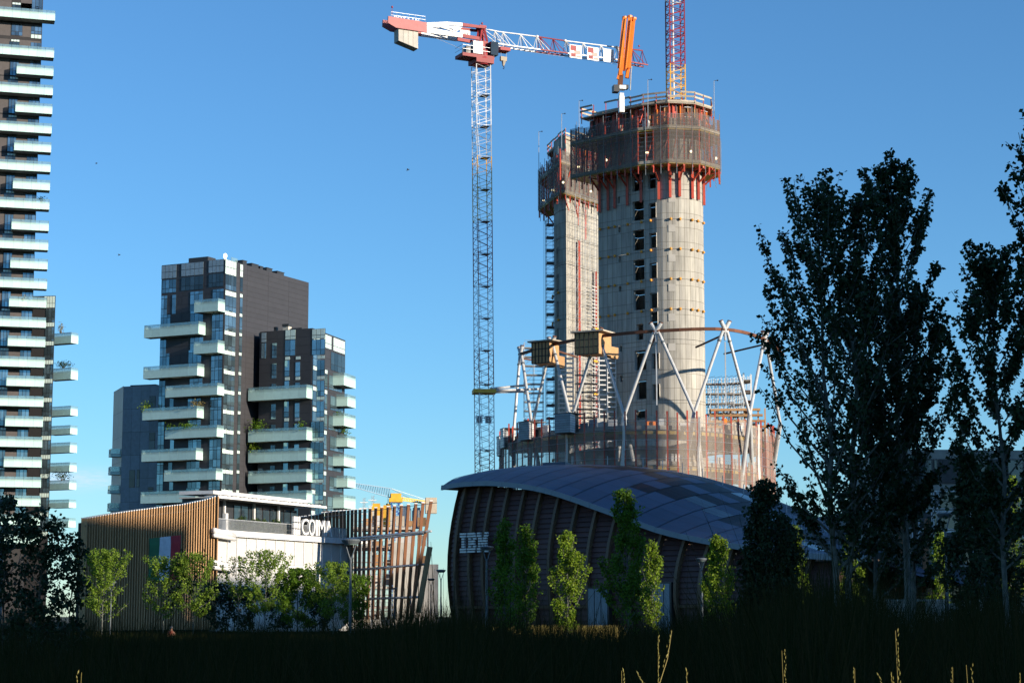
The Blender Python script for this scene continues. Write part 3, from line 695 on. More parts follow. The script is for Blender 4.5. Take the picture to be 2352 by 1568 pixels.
# ================================================================== scaffolded building site behind the fins
Z0 = P(806, 1415, 240); FS = Fr((Z0.x, Z0.y), (1, .05))
site = thing('building_site', 'low scaffolded concrete frame seen between the timber fins', 'building', (Z0.x, Z0.y, 0))
wS = 7.4
for k in range(6):
    z = .2+k*2.35
    piece('floor_slab', M['slab'], site, FS, 0, wS, -7, 0, z, z+.3)
    b = MB()
    for i in range(9):
        a = .2+i*1.1; b.box(FS, a, a+.22, -.9, -.68, z+.3, z+2.35)
    b.build('column', M['slab'], site)
    for i in range(7):
        if random.random() < .75: piece('formwork_panel', random.choice((M['offw'], M['ply'], M['slab'], M['plank'])), site, FS, i*1.3+.05, i*1.3+1.1, -.6, -.5, z+.4, z+random.uniform(.9, 1.9))
def scaffold(fr, a0, a1, z0, z1, bay, lift, parent, o0=.3, o1=1.1, r=.045, deck=None, name='scaffold_frame'):
    b = MB(); n = max(1, round((a1-a0)/bay)); m_ = max(1, round((z1-z0)/lift))
    for i in range(n+1):
        a = a0+(a1-a0)*i/n
        for o in (o0, o1): b.tube(fr.pt(a, o, z0), fr.pt(a, o, z1+.8), r, 3, caps=False)
    for k in range(m_+1):
        z = z0+(z1-z0)*k/m_
        for dz in (0, .5, 1.0):
            b.tube(fr.pt(a0, o1, z+dz), fr.pt(a1, o1, z+dz), r*.8, 3, caps=False)
        for i in range(n+1):
            a = a0+(a1-a0)*i/n; b.tube(fr.pt(a, o0, z), fr.pt(a, o1, z), r*.8, 3, caps=False)
        if k < m_:
            for i in range(0, n, 2):
                a = a0+(a1-a0)*i/n; c = a0+(a1-a0)*(i+1)/n; b.tube(fr.pt(a, o1, z), fr.pt(c, o1, z+(z1-z0)/m_), r*.8, 3, caps=False)
    ob = b.build(name, M['scaf'], parent)
    if deck:
        for k in range(m_+1):
            z = z0+(z1-z0)*k/m_; piece('scaffold_deck', deck, parent, fr, a0, a1, o0+.03, o1-.03, z-.09, z-.03)
    return ob
scaffold(FS, 0, wS-2.6, .3, 11.9, 1.2, 2.0, site, deck=M['plank'])
piece('end_wall', M['slab'], site, FS, wS-.2, wS+3.0, -6, .4, 0, 7.8)
piece('end_wall', M['slab'], site, FS, wS-2.4, wS-.2, -5, .3, 0, 10.4)
for a, z, mm in ((2.3, 14.9, M['yellow']), (3.6, 14.7, M['yellow']), (6.0, 14.6, M['offw']), (7.2, 14.4, M['bclad'])):
    b = MB(); b.box(FS, a, a+1.1, -4, -3, 12.2, z); b.box(FS, a+.1, a+1.0, -3.9, -3.1, z, z+.35); b.build('plant_cabin', mm, site)
# distant masts
for u, v0, v1 in ((836, 1143, 1190), (856, 1138, 1190)):
    p0 = P(u, 1300, 900); p1 = P(u, v0, 900); t = thing('antenna_mast', 'thin distant lattice radio mast, %s of two beyond the timber fins' % ('shorter' if u < 850 else 'taller'), 'mast', (p0.x, 900, 0)); b = MB()
    for dx in (-.7, .7): b.tube((p0.x+dx, 900, 0), (p1.x+dx*.5, 900, p1.z), .16, 4)
    for k in range(40):
        z = p1.z*k/40; b.tube((p0.x-.7, 900, z), (p0.x+.7, 900, z+p1.z/40), .1, 3)
    b.build('lattice', M['galv'], t)
    b = MB()
    for k in range(4): z = p1.z-2-k*2.6; b.tube((p1.x-1.8, 900, z), (p1.x+1.8, 900, z), .25, 4)
    b.build('antenna', M['white'], t)

# ================================================================== concrete cores under construction
def r8(x, y): return x*.22702+1205.9, y*.22702+160.8
def r1(x, y): return x*.21969+1205.9, y*.21969+459.4
def r2(x, y): return x*.2381+1119.7, y*.2381+717.8
def r3(x, y): return x*.25635+1406.8, y*.25635+717.8
A = P(1375, 700, 278); F1 = Fr((A.x, A.y), (.737, -.676)); LF = 9.6
Bp = F1.pt(LF, 0, 0); inn = -F1.n
rr = 4.0
for _ in range(30):
    c = F1.p + F1.d*LF + inn*rr
    # rightmost visible point of the round end
    um = max(proj((c.x+rr*math.cos(t), c.y+rr*math.sin(t), 50))[0] for t in np.linspace(-1.6, .6, 60)); rr += (1617-um)*.02
cen = F1.p + F1.d*LF + inn*rr
th0 = math.atan2(F1.n.y, F1.n.x)
def path1(d=0.0, na=10, left=True):
    """(x, y) polyline of the visible outline pushed out by d, back edge - corner - flat - round end - back"""
    q = []
    if left: q.append(F1.p - F1.d*d + inn*2*rr)
    q.append(F1.p - F1.d*d + F1.n*d); q.append(F1.p + F1.d*LF + F1.n*d)
    for i in range(1, na+1):
        t = th0 + math.pi*i/na; q.append(cen + Vector((math.cos(t), math.sin(t)))*(rr+d))
    q.append(F1.p + inn*(2*rr+d) - F1.d*(d if left else 0))
    return q
core = thing('concrete_core', 'tall rounded concrete core with rows of dark openings', 'tower core', (cen.x, cen.y, 0))
def F1rect(mp, x0, y0, x1, y1):
    a0, zt = F1.uv(*mp(x0, y0)); a1, _ = F1.uv(*mp(x1, y0)); a, zb = F1.uv(*mp((x0+x1)/2, y1)); _, zt2 = F1.uv(*mp((x0+x1)/2, y0)); return (a0, a1, zb, zt2)
holes = [F1rect(r1, *q) for q in ((1122,10,1240,215),(1124,312,1243,525),(1128,622,1247,838),(1132,935,1252,1148),(1165,1295,1235,1460),
    (1290,32,1368,190),(1296,345,1373,500),(1300,657,1378,818),(1303,968,1384,1128),(1305,1168,1386,1325),(974,282,998,340),(975,590,1000,650),(978,898,1006,958))]
holes += [F1rect(r8, *q) for q in ((1086,1040,1190,1225),(1240,1050,1320,1200),(936,1285,958,1350))]
holes += [F1rect(r3, *q) for q in ((198,338,300,515),(215,605,302,775),(350,365,416,502),(355,640,420,778),(62,298,84,350),(65,565,90,620),(75,835,92,890),(200,870,300,960))]
zl0 = F1.uv(*r1(1225, 232))[1]; zl1 = F1.uv(*r1(1225, 1165))[1]; LH = (zl0-zl1)/3
zcap = F1.uv(*r8(1340, 300))[1]
def shell(name, pth, s_list, z0, z1, hs, parent, m):
    """skin of one lift; pth: list of points, s_list: running length; hs: openings on the flat, in running length"""
    verts, faces, uvs = [], [], []
    zs = sorted({z0, z1, *[z for h in hs for z in h[2:] if z0 < z < z1]})
    for i in range(len(pth)-1):
        p, q = pth[i], pth[i+1]; sa, sb = s_list[i], s_list[i+1]
        ss = sorted({sa, sb, *[s for h in hs for s in h[:2] if sa < s < sb]})
        for a, b_ in zip(ss, ss[1:]):
            for za, zb in zip(zs, zs[1:]):
                sm, zm = (a+b_)/2, (za+zb)/2
                if any(h[0] < sm < h[1] and h[2] < zm < h[3] for h in hs): continue
                fa, fb = (a-sa)/(sb-sa), (b_-sa)/(sb-sa); pa, pb = p.lerp(q, fa), p.lerp(q, fb); n = len(verts)
                verts += [(pa.x, pa.y, za), (pb.x, pb.y, za), (pb.x, pb.y, zb), (pa.x, pa.y, zb)]; faces.append((n, n+1, n+2, n+3)); uvs += [(a, za), (b_, za), (b_, zb), (a, zb)]
    b0 = root_base(parent); me = bpy.data.meshes.new(name); me.from_pydata([(x-b0.x, y-b0.y, z-b0.z) for x, y, z in verts], [], faces)
    ul = me.uv_layers.new(name='run')
    ul.data.foreach_set('uv', np.array(uvs, dtype=np.float32).ravel()); me.materials.append(m)
    o = bpy.data.objects.new(name, me); COL.objects.link(o); o.parent = parent; return o
pth = path1(0, 16, left=False); pth = pth[:1] + pth[1:]
sl_ = [0.0]
for p, q in zip(pth, pth[1:]): sl_.append(sl_[-1] + (q-p).length)
pth.append(pth[0]); sl_.append(sl_[-1] + 2*rr)
z = zl0 - LH*math.floor(zl0/LH) - LH
k = 0
while z < zcap:
    z1 = min(z+LH, zcap)
    if z1 > .5: shell('concrete_lift', pth, sl_, max(z, 0)+.025, z1-.025, holes, core, M['conc'])
    z += LH
for h in holes:
    b = MB(); a0, a1, z0, z1 = h; D = -.55
    b.poly([F1.pt(a0,0,z0), F1.pt(a1,0,z0), F1.pt(a1,D,z0), F1.pt(a0,D,z0)]); b.poly([F1.pt(a0,0,z1), F1.pt(a1,0,z1), F1.pt(a1,D,z1), F1.pt(a0,D,z1)])
    b.poly([F1.pt(a0,0,z0), F1.pt(a0,0,z1), F1.pt(a0,D,z1), F1.pt(a0,D,z0)]); b.poly([F1.pt(a1,0,z0), F1.pt(a1,0,z1), F1.pt(a1,D,z1), F1.pt(a1,D,z0)])
    b.build('opening_reveal', M['slab'], core)
def cap(pth, z0, z1, name, m, parent):
    b = MB(); n = len(pth)
    b.poly([(p.x, p.y, z1) for p in pth]); b.poly([(p.x, p.y, z0) for p in reversed(pth)])
    for i in range(n):
        p, q = pth[i], pth[(i+1) % n]; b.poly([(p.x, p.y, z0), (q.x, q.y, z0), (q.x, q.y, z1), (p.x, p.y, z1)])
    return b.build(name, m, parent)
cap(pth[:-1], zcap-.3, zcap, 'core_top', M['slab'], core)
# anchor cones and patch plates
_cone = MB(); _cone.lathe((0, 0, 0), [(.06, -.2), (.17, -.12), (.2, 0), (.17, .12), (.06, .2)], 8); cme = bpy.data.meshes.new('anchor_cone'); cme.from_pydata(_cone.v, [], _cone.f); cme.materials.append(mat('orange_cone', (.62, .27, .02), .5))
def arc_at_u(u, z, d=0):
    best = min((abs(proj((cen.x+(rr+d)*math.cos(t), cen.y+(rr+d)*math.sin(t), z))[0]-u), t) for t in np.linspace(th0, th0+2.0, 200)); t = best[1]
    return Vector((cen.x+(rr+d)*math.cos(t), cen.y+(rr+d)*math.sin(t), z)), t
for k in range(-1, 4):
    z = zl0-LH*k
    for x in (790, 880, 945, 1080, 1225, 1410):
        a, _ = F1.uv(*r1(x, 232+312*k)); pos = F1.pt(min(a, LF), .18, z)
        if k >= 0: o = bpy.data.objects.new('anchor_cone', cme); COL.objects.link(o); o.parent = core; o.location = pos - BASE[core.name]
    for x in (1525, 1625, 1750, 1812, 1868):
        pos, t = arc_at_u(r1(x, 0)[0], z, .18)
        if k >= 0: o = bpy.data.objects.new('anchor_cone', cme); COL.objects.link(o); o.parent = core; o.location = pos - BASE[core.name]
for k in range(6):
    zc = F1.uv(*r1(1535, 55+312*k))[1]+1.2; p, t = arc_at_u(r1(1535, 0)[0], zc)
    f = Fr((p.x, p.y), (-math.sin(t), math.cos(t))); piece('patch_plate', M['slab'], core, f, -.48, .48, -.1, .03, zc-.5, zc+.5)

# ---- second core, behind on the left
Q2 = P(1301, 700, 297)
c2 = thing('concrete_core', 'shorter narrow concrete core half hidden behind the rounded one', 'tower core', (Q2.x, Q2.y, 0))
z2t = P(1330, 310, 297).z
p2 = [Vector((Q2.x+9.5, Q2.y+14)), Vector((Q2.x+5.6, Q2.y+9)), Vector((Q2.x, Q2.y)), Vector((Q2.x-1.0, Q2.y+1.6)), Vector((Q2.x-1.75, Q2.y+4.5)), Vector((Q2.x-1.6, Q2.y+9)), Vector((Q2.x+3, Q2.y+15))]
s2 = [0.0]
for p, q in zip(p2, p2[1:]+p2[:1]): s2.append(s2[-1]+(q-p).length)
z = 0.0
while z < z2t:
    shell('concrete_lift', p2+[p2[0]], s2, z+.025, min(z+LH, z2t)-.025, [], c2, M['conc']); z += LH
cap(p2, z2t-.3, z2t, 'core_top', M['slab'], c2)
fl2 = Fr(p2[3], p2[4]-p2[3])
for k in range(2, 14):
    piece('shade_plate', M['conc_shade'], c2, fl2, .5, 1.5, -.2, .05, k*LH+.6, k*LH+3.0)  # solid dark plates; the shade of openings is put into their colour
for p, (dx, dy) in ((p2[3], (0, 0)), (p2[4], (0, .3)), (p2[4], (0, 2.4))):
    for k in range(3, 13): o = bpy.data.objects.new('anchor_cone', cme); COL.objects.link(o); o.parent = c2; o.location = Vector((p.x+dx-.2, p.y+dy-.1, k*LH)) - BASE[c2.name]
# scaffolding and red rails up its sunny side
f2 = Fr(Q2.xy, p2[1]-p2[2])
sct = thing('scaffold_tower', 'slender scaffold climbing the sunny face of the narrow core', 'scaffold', tuple(f2.pt(5, .8, 0)))
scaffold(f2, .4, 9.4, 26, z2t-10, 1.5, 2.0, sct, o0=.4, o1=1.4, r=.03)
for a, zt in ((3.1, z2t-16), (8.2, z2t-20)):
    rod('climbing_rail', M['red'], sct, f2.pt(a, .5, 25), f2.pt(a, .5, zt), .32)
for k in range(4): piece('yellow_beam', M['yellow'], sct, f2, 5.6, 8.8, 1.4, 1.6, 30+k*5.0, 30.3+k*5.0)
b = MB()
for i in range(46): z = 27+i*.55; b.box(f2, 6.0, 7.6, .9, 1.0, z, z+.1)
b.build('ladder_rung', M['white'], sct)

# ------------------------------------------------------------------ climbing platforms
def along(pl, step):
    res = []; 
    for i in range(len(pl)-1):
        p, q = pl[i], pl[i+1]; L_ = (q-p).length; n = max(1, round(L_/step))
        for j in range(n): res.append((p.lerp(q, j/n), p.lerp(q, (j+1)/n)))
    return res
def fseg(p, q, c):
    f = Fr(p, q-p); 
    n = f.n; mid = (p+q)/2
    if n.dot(mid-c) < 0: f.n = -n
    return f, (q-p).length
def ringdeck(inner, outer, z0, z1, name, m, parent):
    b = MB()
    for i in range(len(outer)-1):
        p, q, r_, s_ = inner[i], inner[i+1], outer[i+1], outer[i]
        b.hexa([(p.x,p.y,z0),(q.x,q.y,z0),(r_.x,r_.y,z0),(s_.x,s_.y,z0),(p.x,p.y,z1),(q.x,q.y,z1),(r_.x,r_.y,z1),(s_.x,s_.y,z1)])
    return b.build(name, m, parent)
def rig(t, inner, outer, mid, c, zs, open_every=7, lit=True, formwork=True):
    zb, zm, zn, zt = zs
    for z in (zb, zm):
        ringdeck(inner, outer, z, z+.28, 'work_deck', M['plank'], t); ringdeck(inner, outer, z-.22, z-.02, 'deck_beam', mat('ochre_beam', (.40, .27, .05), .6), t)
    ringdeck(inner, mid, zt-1.3, zt-1.1, 'work_deck', M['plank'], t)
    segs = along(outer, 2.6)
    for i, (p, q) in enumerate(segs):
        f, L_ = fseg(p, q, c)
        for z in (zb, zm):
            piece('toe_board', M['plank'], t, f, 0.02, L_-.02, .02, .07, z+.0, z+.42)
        zn_ = zn - (.0 if i % 3 else .35)
        if i % open_every != 3:
            piece('debris_net', M['net'], t, f, .03, L_-.03, .10, .115, zb-.2, zm+.1); piece('debris_net', M['net'], t, f, .03, L_-.03, .10, .115, zm+.15, zn_)
        else:
            b = MB(); k = 10
            for j in range(k):
                for e, off in ((.05, .5), (L_-.5, -.4)):
                    z0 = zb+(zm-zb)*j/k; z1 = zb+(zm-zb)*(j+1)/k; w0 = .25+.2*math.sin(j*1.1); w1 = .25+.2*math.sin((j+1)*1.1)
                    b.poly([f.pt(e, .12, z0), f.pt(e+w0, .25, z0), f.pt(e+w1, .25, z1), f.pt(e, .12, z1)])
            b.build('loose_net', M['net'], t)
        b = MB()
        for z in np.arange(zb+.6, zn, .62): b.tube(f.pt(0, .05, z), f.pt(L_, .05, z), .028, 3, caps=False)
        b.tube(f.pt(L_*.5, .07, zb-1.6), f.pt(L_*.5, .07, zn+.9), .05, 4); b.build('guard_tube', M['scaf'], t, kind='stuff')
        rod('climbing_mast', M['red'], t, f.pt(0, -.12, zb-1.3), f.pt(0, -.12, zn-.2), .2)
        rod('climbing_mast', M['red'], t, f.pt(L_*.55, -.2, zb-.6), f.pt(L_*.55, -.2, zm+2.4), .16)
        rod('raker_prop', M['red'], t, f.pt(L_*.3, -.9, zb+.3), f.pt(L_*.75, -1.8, zm-.4), .13)
        if i % 3 == 1:
            b = MB(); pc = f.pt(L_*.5, -.5, zb+1.7); b.lathe(pc, [(.04, -.18), (.15, -.1), (.18, 0), (.14, .12), (.04, .18)], 8); b.build('work_lamp', M['bulb'], t)
        if i % 2 == 0: piece('site_box', random.choice((M['galv'], M['offw'], M['plank'])), t, f, .4, 1.3, -1.2, -.6, zm+.3, zm+1.5)
    if formwork:
        fs = along([p.lerp(q, .22) for p, q in zip(inner, outer)], 1.05)
        for i, (p, q) in enumerate(fs):
            f, L_ = fseg(p, q, c)
            piece('formwork_panel', random.choice((M['lath'], M['rust'], M['red'], M['red'])), t, f, .02, L_-.02, -.12, 0, zm+.6, zt-1.4)
            rod('formwork_waler', random.choice((M['red'], M['red'], M['orange'], M['ply'])), t, f.pt(L_*.5, .14, zm+.4), f.pt(L_*.5, .14, zt-1.2+random.uniform(-.3, .9)), .16, .2)
            if i % 3 == 0:
                rod('prop', M['red'], t, f.pt(L_*.5, 1.4, zm+.3), f.pt(L_*.5, .3, zt-2.3), .13)
                b = MB(); b.tube(f.pt(0, .32, zm+2), f.pt(L_, .32, zm+2), .06, 4); b.tube(f.pt(0, .32, zm+3.4), f.pt(L_, .32, zm+3.4), .06, 4); b.build('formwork_tie', M['galv'], t)
        for i, (p, q) in enumerate(along(mid, 2.4)):
            f, L_ = fseg(p, q, c); j = random.uniform(-.12, .12)
            for z in (zt-1.15, zt-.45, zt+.15):
                if random.random() < .86: piece('guard_plank', M['plank'], t, f, -.12, L_+random.uniform(-.1, .15), .0, .06, z+j, z+.26+j)
            rod('guard_post', M['red'], t, f.pt(.1, -.08, zt-2.0), f.pt(.1, -.08, zt+.4), .12); 
    # red rails hung on the wall below, with brackets out to the deck edge
    return t
rg1 = thing('climbing_platform', 'large netted climbing platform with red masts round the rounded core', 'formwork platform', (cen.x, cen.y, 40))
zb = F1.off(2.7).uv(*r8(1320, 925))[1]; zm = F1.off(2.7).uv(*r8(1320, 578))[1]; zn = F1.off(2.7).uv(*r8(1250, 432))[1]; zt = F1.off(1.6).uv(*r8(1310, 245))[1]
inner, outer, midp = path1(.25, 5), path1(2.75, 5), path1(1.7, 5)
rig(rg1, inner, outer, midp, cen, (zb, zm, zn, zt))
for x, yb in ((755,1440),(838,1420),(905,1400),(1033,1370),(1172,1340),(1353,1315),(1468,1300),(1567,1290),(1697,1300),(1757,1300),(1818,1330)):
    u, v = r8(x, yb)
    if u < 1500: a, zlow = F1.uv(u, v, .25); p0 = F1.pt(a, .25, zlow); nn = Vector((F1.n.x, F1.n.y, 0))
    else:
        zlow = F1.uv(1490, v)[1]-.2; p0, t_ = arc_at_u(u, zlow, .25); nn = Vector((math.cos(t_), math.sin(t_), 0))
    zu = zb+.5; p1 = Vector((p0.x, p0.y, zu))
    rod('climbing_rail', M['red'], rg1, p0, p1, .34, .3); rod('bracket', M['red'], rg1, p1-Vector((0, 0, 2.6)), Vector((p0.x, p0.y, zb-.3))+nn*2.2, .2); rod('bracket', M['red'], rg1, Vector((p0.x, p0.y, zb-.45)), Vector((p0.x, p0.y, zb-.45))+nn*2.4, .2)
rg2 = thing('climbing_platform', 'smaller netted climbing platform round the narrow core behind', 'formwork platform', (Q2.x, Q2.y, 38))
Yc = 294.5
pl = [P(1237, 478, 308), P(1289, 440, Yc), P(1374, 448, 303)]; out2 = [Vector((pl[0].x+1.5, pl[0].y+5)), pl[0].xy, pl[1].xy, pl[2].xy, Vector((pl[2].x+1.2, pl[2].y+4))]
ctr2 = Vector((Q2.x+3, Q2.y+8)); inn2 = [p.lerp(ctr2, .42) for p in out2]; mid2 = [p.lerp(ctr2, .2) for p in out2]
zb2 = pl[1].z; zm2 = P(1289, 373, Yc).z; zn2 = P(1289, 345, Yc).z; zt2 = P(1300, 292, Yc).z
rig(rg2, inn2, out2, mid2, ctr2, (zb2, zm2, zn2, zt2), open_every=9)
for i, (p, q) in enumerate(along([p.lerp(ctr2, .38) for p in out2[1:4]], 2.2)):
    zlo = zb2-random.uniform(4, 6.5); rod('climbing_rail', M['red'], rg2, (p.x, p.y, zlo), (p.x, p.y, zb2+.4), .3); o_ = p.lerp(ctr2, -.4); rod('bracket', M['red'], rg2, (p.x, p.y, zb2-3), (o_.x, o_.y, zb2-.3), .18)
# wind masts on the platforms
for u, v0, v1, Y, lab in ((1640, 186, 262, 272, 'thin wind mast on the sunlit end of the large platform'), (1488, 184, 262, 268, 'thin wind mast in front of the large platform near the middle'), (1330, 232, 310, 292, 'tallest thin wind mast over the smaller platform'),
                         (1290, 262, 330, 296, 'thin wind mast at the corner of the smaller platform'), (1237.5, 303, 385, 306, 'thin wind mast at the outer left edge of the smaller platform')):
    p0, p1 = P(u, v1, Y), P(u, v0, Y); t = thing('wind_mast', lab, 'mast', tuple(p0), 'wind masts on the climbing platforms')
    b = MB(); b.tube(p0-Vector((0, 0, 2)), p1, .05, 5); b.build('pole', M['galv'], t)
    b = MB(); b.tube(p1, p1+Vector((.5, 0, .08)), .04, 4); b.lathe(p1+Vector((.5, 0, .05)), [(.02, -.1), (.14, 0), (.02, .12)], 6); b.build('wind_sensor', M['dark'], t)

# hoist scaffold column in the gap on the left
H0 = P(1262, 650, 300); hz0, hz1 = P(1262, 1000, 300).z, P(1262, 506, 300).z
hst = thing('scaffold_tower', 'tall thin dark scaffold stair standing free left of the narrow core', 'scaffold', (H0.x, H0.y, hz0)); fh = Fr((H0.x-.58, H0.y), (1, .15)); b = MB()
for a in (0, 1.16):
    for o in (0, 1.0): b.tube(fh.pt(a, o, hz0-10), fh.pt(a, o, hz1), .05, 4)
z = hz0; i = 0
while z < hz1:
    for a0, a1, o0, o1 in ((0, 1.16, 0, 0), (0, 1.16, 1, 1), (0, 0, 0, 1), (1.16, 1.16, 0, 1)): b.tube(fh.pt(a0, o0, z), fh.pt(a1, o1, z), .03, 3)
    if i % 2: b.tube(fh.pt(0, 1, z), fh.pt(1.16, 1, z+.62), .03, 3)
    z += .62; i += 1
b.build('scaffold_frame', M['scaf'], hst)
z = hz0+.4
while z < hz1: piece('landing', M['dark'], hst, fh, .05, 1.15, .05, .95, z, z+.34); z += 1.98
for dx in (-.9, -.7): rod('cable', M['dark'], hst, (H0.x+dx, H0.y, hz0), (H0.x+dx, H0.y, hz1), .03)

# white stair towers by the ring
for (x0, y0, x1, y1, Y, lab) in ((680, 380, 820, 1000, 284, 'white scaffold stair tower under the left timber crate'), (1070, 390, 1225, 1110, 276, 'white scaffold stair tower under the right timber crate')):
    u0, v0 = r2(x0, y0); u1, v1 = r2(x1, y1); p = P(u0, v1, Y); q = P(u1, v0, Y); t = thing('scaffold_stair', lab, 'scaffold', tuple(p)); f = Fr(p.xy, (1, .1)); wd = q.x-p.x
    b = MB()
    for a in (0, wd*.5, wd): 
        for o in (0, 1.2): b.tube(f.pt(a, o, p.z-8), f.pt(a, o, q.z), .06, 4)
    b.build('scaffold_frame', M['white'], t)
    z = p.z-2; i = 0
    while z < q.z-.3:
        piece('stair_tread', M['white'], t, f, (0 if i % 2 else wd*.52), (wd*.48 if i % 2 else wd), .1, 1.1, z, z+.14); z += .34; i += 1

# ------------------------------------------------------------------ tubular steel ring
EC = Vector((17.4, 280.0)); EX, EY = 17.6, 30.0
def ell(th, k=1.0, z=0): return Vector((EC.x+EX*k*math.cos(th), EC.y-EY*k*math.sin(th), z))
NT = [(1196, 274.5), (1267, 265), (1372, 257), (1507, 252), (1665, 250.5), (1757, 260), (1800, 276)]
NB_ = [(1180, 274), (1222, 268), (1312, 260), (1434, 253.5), (1595, 249.5), (1722, 252.5), (1792, 265)]
def at_z(u, Y, z): return Vector(((u-CX)/FPX*(Y*_c+(z-CAMZ)*_s), Y, z))
def th_u(u, z, k=1.0, lo=.12, hi=math.pi-.12): return min((abs(proj(ell(t, k, z))[0]-u), t) for t in np.linspace(lo, hi, 500))[1]
zr = P(1507, 762, 252).z
ring = thing('steel_ring_frame', 'ring of white V-shaped tubular columns tied by a rusty beam', 'steel frame', (EC.x, EC.y, 26))
tops_ = [(1196, 800), (1267, 775), (1372, 760), (1507, 740), (1665, 737), (1757, 762)]
bots_ = [(1183, 1000), (1222, 968), (1312, 952), (1434, 952), (1595, 952), (1722, 925), (1790, 925)]
zbn = 27.0
tth = [th_u(u, zr) for u, v in tops_]; bth = [th_u(u, zbn, 1.03) for u, v in bots_]
tth[0] = th_u(1196, zr, 1, .12, math.pi-.02)
bth[0] = math.pi+.03; bth[6] = .02
def column(p, q, r_=.21):
    b = MB(); d = (q-p); b.path([p, q], [r_, r_], 12); ob = b.build('tube_column', M['pipe'], ring, smooth=False)
    for f_ in (.84, .97): 
        c0 = p+d*f_; b = MB(); b.path([c0, c0+d.normalized()*.22], [r_+.07, r_+.07], 12); b.build('flange', M['rust'] if f_ > .9 else M['lampd'], ob)
    return ob
ntops = [at_z(u, Y, zr+.1) for u, Y in NT]; nbots = [at_z(u, Y, zbn) for u, Y in NB_]
for i, (u, v) in enumerate(tops_):
    ntop = ntops[i]; sdv = (ntops[min(i+1, 5)]-ntops[max(i-1, 0)]).normalized()
    for j, bi in enumerate((i, i+1)):
        lo = nbots[bi]; d = (ntop-lo).normalized(); sd = sdv*(.2 if bi == i else -.2)
        column(lo, ntop + d*.2 - sd*1.3)
        # crossing stub above the node
        b = MB(); s0 = ntop-d*.4-sd*.3; s1 = ntop+d*1.1+sd*1.2; b.path([s0, s1], [.25, .27], 12); ob = b.build('node_stub', M['pipe'], ring)
        b = MB(); b.path([s1, s1+d*.12], [.29, .29], 12); b.build('end_plate', M['rust'], ob)
    b = MB(); b.tube(ntop-Vector((0, 0, 1.4)), ntop+Vector((0, 0, .6)), .16, 6); b.build('node_plate', M['galv'], ring)
    nt_ = ntop-Vector((0, 0, .6)); c_ = Vector((EC.x, EC.y, nt_.z)); rod('tie_strut', M['rust'], ring, nt_, nt_.lerp(c_, .3)-Vector((0, 0, .5)), .2)
    if i in (3, 4): rod('hanger', M['galv'], ring, ntop-Vector((0, 0, 1.6)), ntop-Vector((0, 0, 9.5)), .16)
def spline(pts, n):
    res = []; q = [pts[0]*2-pts[1]]+list(pts)+[pts[-1]*2-pts[-2]]
    for i in range(1, len(q)-2):
        for j in range(n):
            t = j/n; a, b_, c_, d_ = q[i-1], q[i], q[i+1], q[i+2]
            res.append(.5*((2*b_)+(c_-a)*t+(2*a-5*b_+4*c_-d_)*t*t+(3*b_-a-3*c_+d_)*t**3))
    return res+[pts[-1]]
rb_ = spline(ntops, 6)
for a_, c_ in zip(rb_, rb_[1:]): rod('ring_beam', M['rust'], ring, a_, c_, .22, .4)
# ---- timber and slatted enclosures round the nodes
def crate(label, uc, ul, ur, vt, vb, Y, style, lid=True):
    c = P(uc, vb, Y); zt_ = P(uc, vt, Y).z; t = thing('enclosure_box', label, 'crate', tuple(c))
    lp = P(ul, vb, Y+1.6); rp = P(ur, vb, Y+2.6)
    fl = Fr(c.xy, lp.xy-c.xy); fr_ = Fr(c.xy, rp.xy-c.xy); wl_ = (lp.xy-c.xy).length; wr = (rp.xy-c.xy).length
    fr_.n = Vector((fr_.d.y, -fr_.d.x)); fr_.n = fr_.n if fr_.n.dot(lp.xy-c.xy) < 0 else -fr_.n
    fl.n = fl.n if fl.n.dot(rp.xy-c.xy) < 0 else -fl.n
    b = MB(); pp = [c.xy, lp.xy, lp.xy+rp.xy-c.xy, rp.xy]; b.hexa([(p.x, p.y, c.z) for p in pp]+[(p.x, p.y, zt_) for p in pp])
    b.build('box', M['ply'] if style == 'ply' else M['dark'], t)
    if style == 'ply':
        for i in range(6): a = wl_*i/5; piece('batten', M['lath'], t, fl, a-.06, a+.06, 0, .08, c.z, zt_)
        for j in range(4): z_ = c.z+(zt_-c.z)*j/3; piece('batten', M['lath'], t, fl, 0, wl_, .0, .05, z_-.06, z_+.06)
        piece('batten', M['lath'], t, fr_, .0, .1, 0, .05, c.z, zt_)
        piece('lid', M['plank'], t, fl, -.9, wl_+.5, -(wr+.5), .4, zt_+.02, zt_+.2)
        piece('ply_wing', M['ply'], t, fr_, wr+.05, wr+1.9, -.8, -.1, c.z-.2, c.z+(zt_-c.z)*.45)
    else:
        n = 8
        mm = M['bclad'] if style == 'blue' else M['galv']
        for j in range(n):
            z_ = c.z+(zt_-c.z)*j/n; piece('slat', mm, t, fl, 0, wl_, .0, .06+.03*(j % 2), z_+.03, z_+(zt_-c.z)/n-.02); piece('slat', M['white'] if style == 'blue' else mm, t, fr_, 0, wr*.55, .0, .05, z_+.03, z_+(zt_-c.z)/n-.02)
        if lid: piece('lid', M['dark'], t, fl, -.1, wl_+.1, -wr, .1, zt_, zt_+.12)
crate('plywood box with black battens round the left ring node', r2(592, 0)[0], r2(430, 0)[0], r2(690, 0)[0], r2(0, 275)[1], r2(0, 480)[1], NT[1][1]-1.6, 'ply')
crate('larger plywood box with black battens near the rounded core', r2(1068, 0)[0], r2(845, 0)[0], r2(1195, 0)[0], r2(0, 182)[1], r2(0, 392)[1], NT[2][1]-1.6, 'ply')
crate('small blue slatted box low on the ring at left', r2(398, 0)[0], r2(303, 0)[0], r2(480, 0)[0], r2(0, 1050)[1], r2(0, 1222)[1], 258.3, 'blue')
